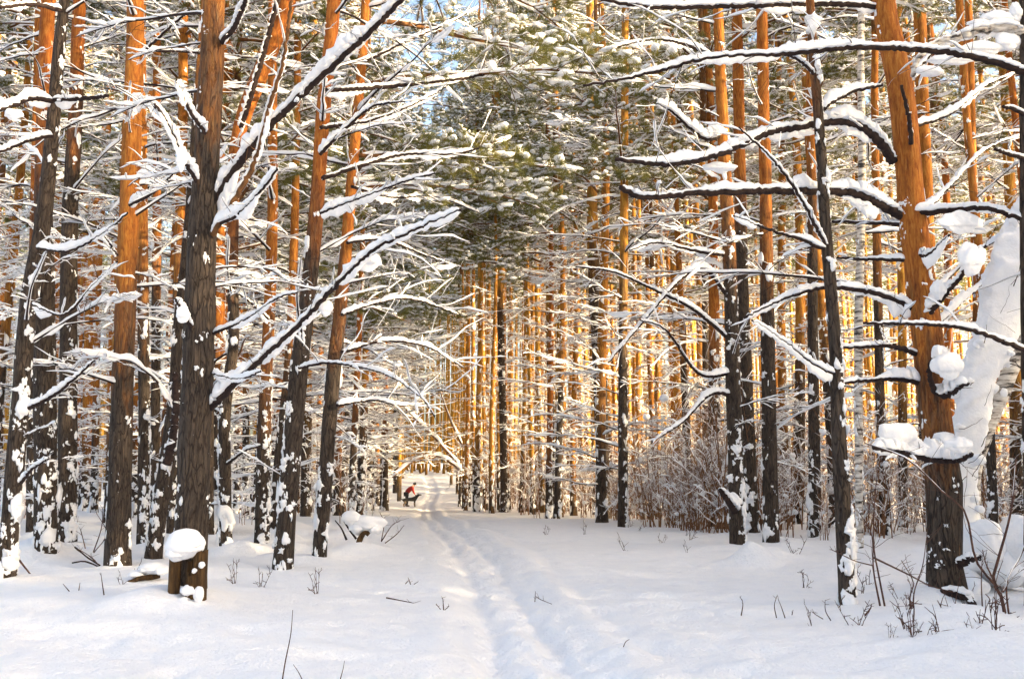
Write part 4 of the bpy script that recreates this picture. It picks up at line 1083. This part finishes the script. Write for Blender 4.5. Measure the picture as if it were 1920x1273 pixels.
def px_stems(name, label, base, Y, stems, cat='shrub', mat=None, snow=0.0, seed=1, leaf=False, tw=4, group=None):
    """a bare shrub traced stem by stem: stems = [(pixel list, width px)...]"""
    g0 = P(*base, Y); g0[2] = gz(g0[0], Y)
    root = empty(name, g0, label, cat, group); rg = np.random.default_rng(seed)
    for pts, wpx in stems:
        mb = MB(); p = np.array([P(x, y, Y + rg.normal(0, .05)) for x, y in pts]) - g0
        p = resample(p, 16); r = np.linspace(wpx, max(.9, wpx * .35), 16) / 2 * Y / F
        tube(mb, p, r, 5, 0)
        for k in range(tw):
            i = int(rg.integers(4, 16)); L = np.linalg.norm(p[-1] - p[0])
            pp = branch_path(L * rg.uniform(.12, .35), rg.uniform(.1, 1.3), rg.uniform(-.6, .2), rg, 6, .12, rg.uniform(0, 6.28), p[i])
            tube(mb, pp, 0.0026 * np.linspace(1, .5, 6), 3, 0)
        if snow: snow_on(mb, p, r, snow, 1, 6, rg=rg, gap=.25, freq=6)
        mb.build('stem', [mat or M_shrub, M_snow], root)
    return root
px_stems('bare_shrub', 'purple-brown shrub with long forked stems in the right foreground corner', (1885, 1162), 8.3, [
    ([(1885, 1162), (1878, 1120), (1862, 1090), (1868, 1060), (1895, 960), (1905, 860)], 7),
    ([(1870, 1100), (1830, 1050), (1810, 960), (1765, 920), (1700, 860), (1620, 830)], 5),
    ([(1870, 1100), (1850, 1060), (1842, 1030)], 4),
    ([(1892, 1160), (1888, 1090), (1915, 1040), (1935, 980)], 4),
    ([(1880, 1110), (1900, 1080), (1930, 1060)], 3)], tw=9, seed=4, snow=0.012)
px_stems('bare_shrub', 'sparse dark shrub with two long stems right of the lone pine', (1655, 1138), 8.8, [
    ([(1660, 1142), (1648, 1080), (1638, 1020), (1640, 940), (1646, 880)], 4),
    ([(1650, 1135), (1638, 1070), (1634, 1000), (1610, 960)], 4),
    ([(1638, 1045), (1700, 1075), (1745, 1098), (1790, 1110)], 4),
    ([(1637, 1060), (1600, 1050), (1560, 1030)], 2.5)], tw=9, seed=6)
px_stems('bare_shrub', 'thin shrub with hooked stems at the foot of the big crooked pine', (1712, 1160), 8.5, [
    ([(1709, 1158), (1706, 1120), (1712, 1090), (1690, 1050)], 3.5),
    ([(1712, 1158), (1714, 1110), (1730, 1060), (1738, 1000)], 3),
    ([(1720, 1160), (1750, 1210), (1748, 1190)], 1.5)], tw=8, seed=8)
px_stems('bare_shrub', 'straight thin stems between the crooked pine and the corner shrub', (1843, 1160), 8.3, [
    ([(1843, 1160), (1840, 1090), (1842, 1040)], 3), ([(1868, 1165), (1866, 1100), (1880, 1050)], 2),
    ([(1785, 1190), (1790, 1140), (1800, 1080)], 2)], tw=3, seed=9)
px_stems('dry_stalk', 'tall thin leaning stalk at the bottom left of the open snow', (527, 1290), 5.7, [([(527, 1290), (535, 1240), (545, 1190), (549, 1143)], 3)], cat='plant', tw=0)
px_stems('dry_stalk', 'short curved twig tip right of the tall thin stalk', (640, 1280), 5.8, [([(636, 1280), (643, 1255), (646, 1238)], 2.2)], cat='plant', tw=0)
px_stems('dry_stalk', 'short twig tip leaning left close beside the tall thin stalk', (568, 1280), 5.8, [([(572, 1285), (560, 1260), (550, 1245)], 2.2)], cat='plant', tw=0)
px_stems('dry_stalk', 'bent twig loop standing in the snow right of the track', (1393, 1153), 8.6, [([(1390, 1153), (1393, 1130), (1387, 1118)], 2.5)], cat='plant', tw=3, seed=3)
px_stems('dry_stalk', 'small tuft of upright twigs in the snow left of the lone pine', (1455, 1158), 8.4, [([(1456, 1158), (1452, 1135), (1457, 1116)], 2.2), ([(1472, 1158), (1466, 1140), (1460, 1125)], 2.2), ([(1485, 1152), (1487, 1143)], 2)], cat='plant', tw=1)
px_stems('dry_stalk', 'forked twigs in the snow close left of the lone pine foot', (1545, 1160), 8.3, [([(1558, 1163), (1548, 1145), (1547, 1125)], 2.2), ([(1543, 1160), (1530, 1152), (1522, 1146)], 1.8)], cat='plant', tw=3)
px_stems('dry_stalk', 'short angled twig between the lone pine and the sparse shrub', (1625, 1150), 8.4, [([(1622, 1153), (1632, 1140), (1634, 1132)], 4), ([(1648, 1166), (1672, 1155), (1686, 1130)], 2)], cat='plant', tw=3)
px_stems('dry_stalk', 'tiny fir-like sprig beside the track in the middle of the snow', (832, 1143), 8.9, [([(832, 1143), (831, 1130), (830, 1120)], 2.5), ([(826, 1142), (818, 1132)], 1.5), ([(834, 1143), (842, 1136)], 1.5)], cat='plant', tw=6)
px_stems('dry_stalk', 'faint grass tuft poking out left of the track', (768, 1092), 11, [([(760, 1094), (768, 1086)], 2), ([(770, 1095), (765, 1082)], 2), ([(776, 1095), (784, 1090)], 1.5)], cat='plant', tw=3)
px_stems('fallen_twig', 'dark twig lying flat on the snow left of the track', (745, 1125), 9.7, [([(724, 1120), (745, 1124), (775, 1130)], 3)], cat='twig', tw=4)
px_stems('dry_stalk', 'small straight twigs right of the track bend', (1005, 1125), 9.7, [([(1003, 1128), (1004, 1108)], 1.8), ([(1005, 1118), (1015, 1124), (1035, 1132)], 1.6)], cat='plant', tw=2)
px_stems('dry_stalk', 'curled hair-thin twig in the snow low on the right of the track', (1170, 1210), 7.2, [([(1169, 1212), (1173, 1203), (1180, 1198)], 1.8)], cat='plant', tw=0)
px_stems('dry_stalk', 'upright twig left of the split stump', (194, 1115), 9.8, [([(195, 1115), (192, 1095), (189, 1073)], 2.5)], cat='plant', tw=1)
px_stems('dry_stalk', 'two small leaning twigs far left in the open snow', (125, 1105), 10, [([(130, 1108), (118, 1094)], 2), ([(148, 1106), (150, 1092)], 2)], cat='plant', tw=0)
px_stems('bare_shrub', 'loose grey shrub between the paired brown pines and the orange pine', (175, 1030), 14, [([(175, 1035), (190, 990), (193, 950)], 2.5), ([(160, 1028), (150, 990), (140, 975)], 2), ([(188, 1060), (165, 1040), (140, 1025)], 3), ([(176, 1036), (200, 1000), (180, 960)], 2)], tw=8, snow=0.01)
px_stems('bare_shrub', 'loose grey shrub spreading beside the broken snowy stump', (715, 1000), 17, [([(715, 1015), (735, 985), (752, 975)], 2.5), ([(715, 1015), (720, 980), (712, 960)], 2), ([(722, 1018), (745, 1000), (757, 985)], 2)], tw=9)
px_stems('bare_shrub', 'snow-dusted twigs standing on the far right behind the corner shrub', (1770, 1235), 7.4, [([(1822, 1240), (1818, 1215), (1819, 1190)], 2.5), ([(1830, 1238), (1855, 1215), (1885, 1200)], 2), ([(1775, 1225), (1785, 1205), (1795, 1190)], 1.6)], tw=3)

stk = []
for k in range(4):
    mb = sapling(np.random.default_rng(800 + k), .42, 2 + k % 2, 0, .35, 4); stk.append(mesh_obj('dry_stalk', mb.mesh('dry_stalk', [M_shrub, M_snow])))
for k in range(46):
    if k < 24: px, py, lab, grp = rgs.uniform(1500, 1915), rgs.uniform(1100, 1230), 'small dry stalk poking out of the snow in the right foreground', 'dry stalks in the right foreground'
    elif k < 38: px, py, lab, grp = rgs.uniform(1000, 1500), rgs.uniform(985, 1040), 'small dry stalk at the snowy edge below the right thicket', 'dry stalks along the thicket edge'
    else: px, py, lab, grp = rgs.uniform(60, 700), rgs.uniform(1040, 1110), 'small dry stalk in the snow before the left pines', 'dry stalks before the left pines'
    g = ground_hit(px, py); o = stk[k % 4].copy(); col.objects.link(o); o.location = (g[0], g[1], gz(g[0], g[1]) - .02); o.rotation_euler = (0, 0, rgs.uniform(0, 6.28)); s_ = rgs.uniform(.5, 1.3); o.scale = (s_,) * 3
    tag(o, lab, 'plant', grp)

# withered leaves hanging on a stalk, and the leaf on the snow
g = P(1805, 1200, 8.0); g[2] = gz(g[0], 8.0)
lv = empty('withered_plant', g, 'dry reddish leaves hanging on a stalk below the crooked pine', 'plant')
mb = MB(); tube(mb, resample(np.array([P(1806, 1215, 8), P(1803, 1180, 8), P(1806, 1150, 8)]) - g, 8), .003, 4, 0); mb.build('stem', [M_shrub], lv)
for (x, y) in [(1803, 1172), (1807, 1180), (1801, 1188), (1805, 1198), (1802, 1165)]:
    mb = MB(); blob(mb, P(x, y, 7.98 + rgs.normal(0, .02)) - g, (.014, .005, .028), 0, 1, .4, rgs); mb.build('leaf', [M_leaf], lv)
def lone_leaf(px, py, label):
    g = ground_hit(px, py); mb = MB(); v, f = ICO[1]
    mb.add(v * [.035, .025, .004] + [0, 0, .012] + np.stack([0 * v[:, 0], 0 * v[:, 0], .012 * np.sin(v[:, 0] * 3)], 1), f)
    o = mb.build('fallen_leaf', [M_leaf]); o.location = (g[0], g[1], gz(g[0], g[1])); tag(o, label, 'leaf')
lone_leaf(1345, 1108, 'single red-brown leaf lying on the open snow right of the track')

# ------------------------------------------------------------------ stumps, logs, drifts
g = P(350, 1133, Y6 - .42); Ys = Y6 - .42; g[2] = gz(g[0], Ys)
st = empty('split_stump', g, 'rotten split stump with a thick snow cap in front of the biggest dark pine', 'stump')
def slab(c0, c1, yb, hgt, dep, jag, sd):
    """an upright split of wood between pixel columns c0 and c1"""
    rg = np.random.default_rng(sd); x0 = P(c0, 1133, Ys)[0] - g[0]; x1 = P(c1, 1133, Ys)[0] - g[0]; H_ = hgt * Ys / F
    n = 9; mb = MB(); cx = (x0 + x1) / 2; rx = (x1 - x0) / 2
    th = np.linspace(0, 2 * math.pi, 22, endpoint=False); rows = []
    rb = 1 + .09 * rg.normal(size=22)
    for k in range(n):
        z = -.15 + (H_ + .15) * k / (n - 1); s_ = 1 + .12 * (1 - k / (n - 1)) ** 3
        zz = z + (np.abs(rg.normal(0, jag, 22)) * -1 if k == n - 1 else 0 * th)
        rows.append(np.stack([cx + rx * s_ * rb * np.cos(th), yb + dep * s_ * rb * np.sin(th), zz + 0 * th], 1))
    v = np.vstack(rows + [[[cx, yb, H_ - .04]]]); i = np.arange(n - 1)[:, None] * 22; j = np.arange(22)[None]; k2 = (j + 1) % 22
    q_ = np.stack([i + j, i + k2, i + 22 + k2, i + 22 + j], -1).reshape(-1, 4); j = np.arange(22)
    mb.add(v, np.stack([np.full(22, n * 22), (n - 1) * 22 + j, (n - 1) * 22 + (j + 1) % 22], 1), q_)
    return mb.build('wood_split', [M_wood], st)
slab(314, 335, 0, 88, .07, .015, 1); slab(358, 385, .02, 100, .09, .03, 2); slab(338, 360, .10, 80, .06, .02, 3); slab(350, 372, -.03, 60, .05, .02, 4)
mb = MB()
for (x, y, rx, ry, dy) in [(346, 1024, 36, 30, -.03), (332, 1036, 19, 20, -.05), (362, 1018, 21, 19, -.03), (341, 1026, 30, 25, -.07)]:
    blob(mb, P(x, y, Ys + dy) - g, (rx * Ys / F, .14, ry * Ys / F), 0, 3, .045, rgs)
mb.build('snow_cap', [M_snow], st)
mb = MB()
for (x, y, rx, ry) in [(352, 1108, 14, 11), (371, 1116, 9, 15), (345, 1124, 9, 5), (378, 1060, 5, 7), (365, 1070, 4, 5)]:
    blob(mb, P(x, y, Ys - .1) - g, (rx * Ys / F, .06, ry * Ys / F), 0, 2, .18, rgs)
mb.build('snow_clump', [M_snow], st)
mounds.append((g[0] - .45, g[1], .4, .10)); mounds.append((g[0] - .1, g[1] + .3, .5, .08))

g = ground_hit(690, 1028); Yq = g[1]; g[2] = gz(g[0], Yq)
s2 = empty('broken_stump', g, 'dark broken stump under a heap of snow at the left edge of the path', 'stump')
mb = MB(); tube(mb, resample(np.array([P(672, 1032, Yq), P(674, 1012, Yq), P(684, 998, Yq), P(692, 1002, Yq)]) - g, 12), np.linspace(.06, .035, 12), 9, 0, .1, rgs); mb.build('wood', [M_wood], s2)
mb = MB()
for (x, y, rx, ry) in [(690, 984, 30, 18), (672, 990, 18, 14), (660, 972, 18, 14), (705, 992, 12, 10)]: blob(mb, P(x, y, Yq + .1) - g, (rx * Yq / F, .18, ry * Yq / F), 0, 3, .14, rgs)
mb.build('snow_cap', [M_snow], s2)
mb = MB()
for pts in [[(668, 1010), (650, 985), (638, 960), (634, 940)], [(650, 1012), (640, 990), (628, 975)]]:
    tube(mb, resample(np.array([P(x, y, Yq + .2) for x, y in pts]) - g, 10), np.linspace(.02, .008, 10), 5, 0)
mb.build('sprout', [M_twig], s2)

g = ground_hit(270, 1095); Yq = g[1]; g[2] = gz(g[0], Yq)
lg = empty('fallen_log', g, 'short fallen log under rounded snow between the orange pine and the split stump', 'log')
mb = MB(); tube(mb, resample(np.array([P(240, 1094, Yq), P(262, 1084, Yq), P(300, 1080, Yq + .1)]) - g, 10), .028, 8, 0, .12, rgs); mb.build('wood', [M_wood], lg)
mb = MB()
for (x, y, rx, ry) in [(285, 1066, 26, 11), (258, 1076, 16, 8), (305, 1070, 12, 10)]: blob(mb, P(x, y, Yq + .1) - g, (rx * Yq / F, .14, ry * Yq / F), 0, 3, .12, rgs)
mb.build('snow_cap', [M_snow], lg)
g = ground_hit(48, 1075); g[2] = gz(g[0], g[1])
st3 = empty('fallen_branch', g, 'reddish broken branch slanting out of the snow at the far left', 'branch')
mb = MB(); tube(mb, resample(np.array([P(8, 1020, g[1]), P(32, 1045, g[1]), P(57, 1076, g[1])]) - g, 8), np.linspace(.02, .01, 8), 6, 0, .1, rgs); mb.build('wood', [M_shrub], st3)
g = ground_hit(160, 1062); g[2] = gz(g[0], g[1])
st4 = empty('fallen_branch', g, 'forked grey branch lying on the snow left of the orange pine', 'branch')
mb = MB()
for pts in [[(135, 1055), (160, 1052), (190, 1064)], [(140, 1025), (165, 1045), (188, 1060)]]:
    tube(mb, resample(np.array([P(x, y, g[1]) for x, y in pts]) - g, 8), .011, 5, 0, .1, rgs)
mb.build('wood', [M_twig], st4)
# rounded snow humps beneath the left pines and at the right corner
for (x, y, r_, h_) in [(470, 1035, .5, .12), (640, 1010, .7, .14), (440, 1060, .5, .08), (1800, 1180, .5, .16), (1860, 1240, .5, .14), (1700, 1110, .5, .10), (1740, 1130, .35, .1), (1350, 1115, 1.2, .05), (250, 1090, .6, .08), (100, 1120, .6, .06)]:
    q_ = ground_hit(x, y); mounds.append((q_[0], q_[1], r_, h_))
hump = [((862, 1046), 40), ((1895, 1092), 46), ((1850, 1110), 30)]
g = P(1850, 1100, Y2 + .5); g[2] = gz(g[0], g[1])
mb = MB()
for (x, y, rx, ry) in [(1835, 1030, 44, 60), (1880, 1060, 50, 50), (1920, 1040, 60, 70), (1810, 1100, 34, 34)]:
    blob(mb, P(x, y, Y2 + .7) - g, (rx * Y2 / F, .35, ry * Y2 / F), 0, 3, .12, rgs)
o = mb.build('snow_drift', [M_snow]); o.location = g; tag(o, 'deep rounded snow drift heaped round the foot of the leaning birch', 'snow drift')

rgh = np.random.default_rng(44)
for _ in range(70):
    px = rgh.uniform(0, 700) if rgh.random() < .55 else rgh.uniform(1380, 1920)
    py = rgh.uniform(985, 1060) if px < 700 else rgh.uniform(985, 1080)
    q_ = ground_hit(px, py); mounds.append((q_[0], q_[1], rgh.uniform(.18, .5), rgh.uniform(.05, .17)))
# ------------------------------------------------------------------ the walker and the dog
def skin_body(name, verts, edges, rad, mat, parent, root=0, lv=2):
    me = bpy.data.meshes.new(name); me.from_pydata([tuple(v) for v in verts], edges, []); me.update()
    o = bpy.data.objects.new(name, me); col.objects.link(o)
    m = o.modifiers.new('skin', 'SKIN'); m.use_smooth_shade = True
    for i, r_ in enumerate(rad):
        sv = me.skin_vertices[0].data[i]; sv.radius = (r_, r_) if not isinstance(r_, tuple) else r_; sv.use_root = (i == root)
    s = o.modifiers.new('sub', 'SUBSURF'); s.levels = lv; s.render_levels = lv
    bpy.context.view_layer.update()
    dg = bpy.context.evaluated_depsgraph_get(); nm = bpy.data.meshes.new_from_object(o.evaluated_get(dg)); 
    bpy.data.objects.remove(o)
    nm.name = name; nm.materials.clear(); nm.materials.append(mat)
    for pl in nm.polygons: pl.use_smooth = True
    o2 = bpy.data.objects.new(name, nm); col.objects.link(o2); o2.parent = parent
    return o2
M_red = plain('red_jacket', (0.34, 0.02, 0.014)); M_dark = plain('dark_cloth', (0.02, 0.02, 0.022)); M_skin = plain('skin', (0.45, 0.25, 0.18), .6)
M_grey = plain('grey_cloth', (0.16, 0.15, 0.14)); M_black = plain('black_fur', (0.012, 0.012, 0.013), .7); M_tan = plain('tan_fur', (0.22, 0.16, 0.10), .8)
g = ground_hit(764, 948); g[2] = gz(g[0], g[1])
pr = empty('person', g, 'person in a red jacket bending over the dog on the path', 'person')
# x to the right, the walker bends towards +x; the body, one surface
V = [(-.10, 0, .92), (.02, 0, 1.08), (.20, 0, 1.25), (.36, 0, 1.40), (.44, 0, 1.46), (.50, 0, 1.52),     # pelvis .. head
     (-.10, .10, .88), (-.08, .12, .48), (-.12, .12, .08), (.02, .13, .05), (-.10, -.10, .88), (.02, -.13, .50), (-.04, -.13, .08), (.10, -.13, .05),
     (.34, .18, 1.34), (.38, .22, 1.08), (.48, .16, .86), (.55, .14, .80), (.34, -.18, 1.34), (.40, -.22, 1.07), (.52, -.12, .86), (.58, -.10, .80)]
E = [(0, 1), (1, 2), (2, 3), (3, 4), (4, 5), (0, 6), (6, 7), (7, 8), (8, 9), (0, 10), (10, 11), (11, 12), (12, 13), (3, 14), (14, 15), (15, 16), (16, 17), (3, 18), (18, 19), (19, 20), (20, 21)]
rd = [.15, .15, .17, .13, .06, .09, .10, .065, .045, .04, .10, .065, .045, .04, .075, .05, .035, .035, .075, .05, .035, .035]
body = skin_body('body', V, E, rd, M_skin, pr)
jk = skin_body('jacket', [V[i] for i in (0, 1, 2, 3, 14, 15, 16, 18, 19, 20)], [(0, 1), (1, 2), (2, 3), (3, 4), (4, 5), (5, 6), (3, 7), (7, 8), (8, 9)], [.175, .18, .20, .155, .095, .07, .055, .095, .07, .055], M_red, pr)
tr_ = skin_body('trousers', [V[i] for i in (0, 6, 7, 8, 10, 11, 12)], [(0, 1), (1, 2), (2, 3), (0, 4), (4, 5), (5, 6)], [.165, .12, .09, .075, .12, .09, .075], M_dark, pr)
mb = MB(); blob(mb, (-.06, .12, .05), (.14, .06, .06), 0, 2, .05, rgs); mb.build('boot', [M_dark], pr)
mb = MB(); blob(mb, (.04, -.13, .05), (.14, .06, .06), 0, 2, .05, rgs); mb.build('boot', [M_dark], pr)
mb = MB(); blob(mb, (.49, 0, 1.58), (.125, .12, .11), 0, 2, .04, rgs); mb.build('hat', [M_dark], pr)
for s_ in (-1, 1):
    mb = MB(); blob(mb, (.585, s_ * .035, 1.50), (.012, .012, .012), 0, 1, 0, rgs); mb.build('eye', [M_dark], pr)
mb = MB(); blob(mb, (.60, 0, 1.48), (.022, .014, .018), 0, 1, 0, rgs); mb.build('nose', [M_skin], pr)
for s_ in (-1, 1):   # gloves with five fingers
    c = np.array(V[17] if s_ > 0 else V[21]); mb = MB(); blob(mb, c, (.045, .02, .045), 0, 2, .05, rgs)
    for k in range(4):
        b0 = c + [.02, (k - 1.5) * .02, -.03]; tube(mb, np.array([b0, b0 + [.02, 0, -.035 - .004 * (1.5 - abs(k - 1.5))], b0 + [.005, 0, -.06]]), [.011, .010, .008], 6, 0)
    tube(mb, np.array([c + [0, -.02 * s_, 0], c + [.02, -.05 * s_, -.02], c + [.03, -.055 * s_, -.045]]), [.012, .011, .009], 6, 0)
    mb.build('glove', [M_dark], pr)
g2 = g + [0.25, -.55, 0]; g2[2] = gz(g2[0], g2[1]) - .02
dg_ = empty('dog', g2, 'black and tan dog standing beside the bending person, head raised right', 'dog')
DV = [(-.42, 0, .52), (-.15, 0, .54), (.15, 0, .54), (.34, 0, .58), (.48, 0, .76), (.56, 0, .84), (.68, 0, .86), (.80, 0, .85),
      (-.44, .09, .44), (-.36, .10, .30), (-.50, .10, .20), (-.46, .10, .02), (-.44, -.09, .44), (-.28, -.10, .30), (-.42, -.10, .20), (-.38, -.10, .02),
      (.30, .09, .42), (.26, .10, .24), (.30, .10, .02), (.32, -.09, .42), (.34, -.10, .24), (.36, -.10, .02),
      (-.55, 0, .52), (-.68, 0, .58), (-.78, 0, .66)]
DE = [(0, 1), (1, 2), (2, 3), (3, 4), (4, 5), (5, 6), (6, 7), (0, 8), (8, 9), (9, 10), (10, 11), (0, 12), (12, 13), (13, 14), (14, 15), (3, 16), (16, 17), (17, 18), (3, 19), (19, 20), (20, 21), (0, 22), (22, 23), (23, 24)]
DR = [.13, .13, .15, .15, .09, .10, .055, .035, .085, .055, .032, .03, .085, .055, .032, .03, .06, .04, .032, .06, .04, .032, .04, .035, .04]
dm = skin_body('body', DV, DE, DR, M_black, dg_, 1)
dm.data.materials.append(M_tan)
for pl in dm.data.polygons:
    c = pl.center
    if c[2] < .33 or (c[0] > .66 and c[2] < .86) or (c[0] < -.1 and c[2] < .42): pl.material_index = 1
for s_ in (-1, 1):
    mb = MB(); blob(mb, (.53, s_ * .06, .93), (.03, .015, .06), 0, 1, 0, rgs); mb.build('ear', [M_black], dg_)

# ------------------------------------------------------------------ the snow-covered ground
ya = np.concatenate([np.arange(-6, 4, .12), 4 + np.cumsum(0.028 * 1.0075 ** np.arange(560)), ])
ya = ya[ya < 95]; ya = np.concatenate([ya, np.geomspace(ya[-1] + 1, 750, 40)])
u = np.linspace(-1, 1, 501); uu = np.sign(u) * (0.75 * np.abs(u) + 0.25 * np.abs(u) ** 3)
hw = np.clip(np.abs(ya) * 0.66 + 6, 8, None)
X = track_x(ya)[:, None] * np.clip(1 - np.abs(uu)[None], 0, 1) + uu[None] * hw[:, None]
Yg = np.repeat(ya[:, None], 501, 1)
Z = height(X, Yg)
far = np.clip((Yg - 95) / 40, 0, 1)
Z = Z * (1 - far) + hbase(X, Yg) * far
nr, nc = X.shape
mb = MB()
i = np.arange(nr - 1)[:, None] * nc; j = np.arange(nc - 1)[None]
mb.add(np.stack([X, Yg, Z], -1).reshape(-1, 3), None, np.stack([i + j, i + j + 1, i + nc + j + 1, i + nc + j], -1).reshape(-1, 4))
go = mb.build('ground', [M_ground]); tag(go, 'snow-covered forest floor with a trodden ski track winding away', kind='structure')
# coarse sheet beyond, to the horizon on every side
n = 80; gx = np.sinh(np.linspace(-4, 4, n)) * 40; gy = np.sinh(np.linspace(-4, 4, n)) * 40
GX, GY = np.meshgrid(gx, gy)
GZ = hbase(GX, GY) - 0.45
i = np.arange(n - 1)[:, None] * n; j = np.arange(n - 1)[None]
mb = MB(); mb.add(np.stack([GX, GY, GZ], -1).reshape(-1, 3), None, np.stack([i + j, i + j + 1, i + n + j + 1, i + n + j], -1).reshape(-1, 4))
tag(mb.build('terrain', [M_ground]), 'snowfield going on under the wood to the horizon', kind='structure')
for o in bpy.data.objects:
    if '_Y' in o: del o['_Y']
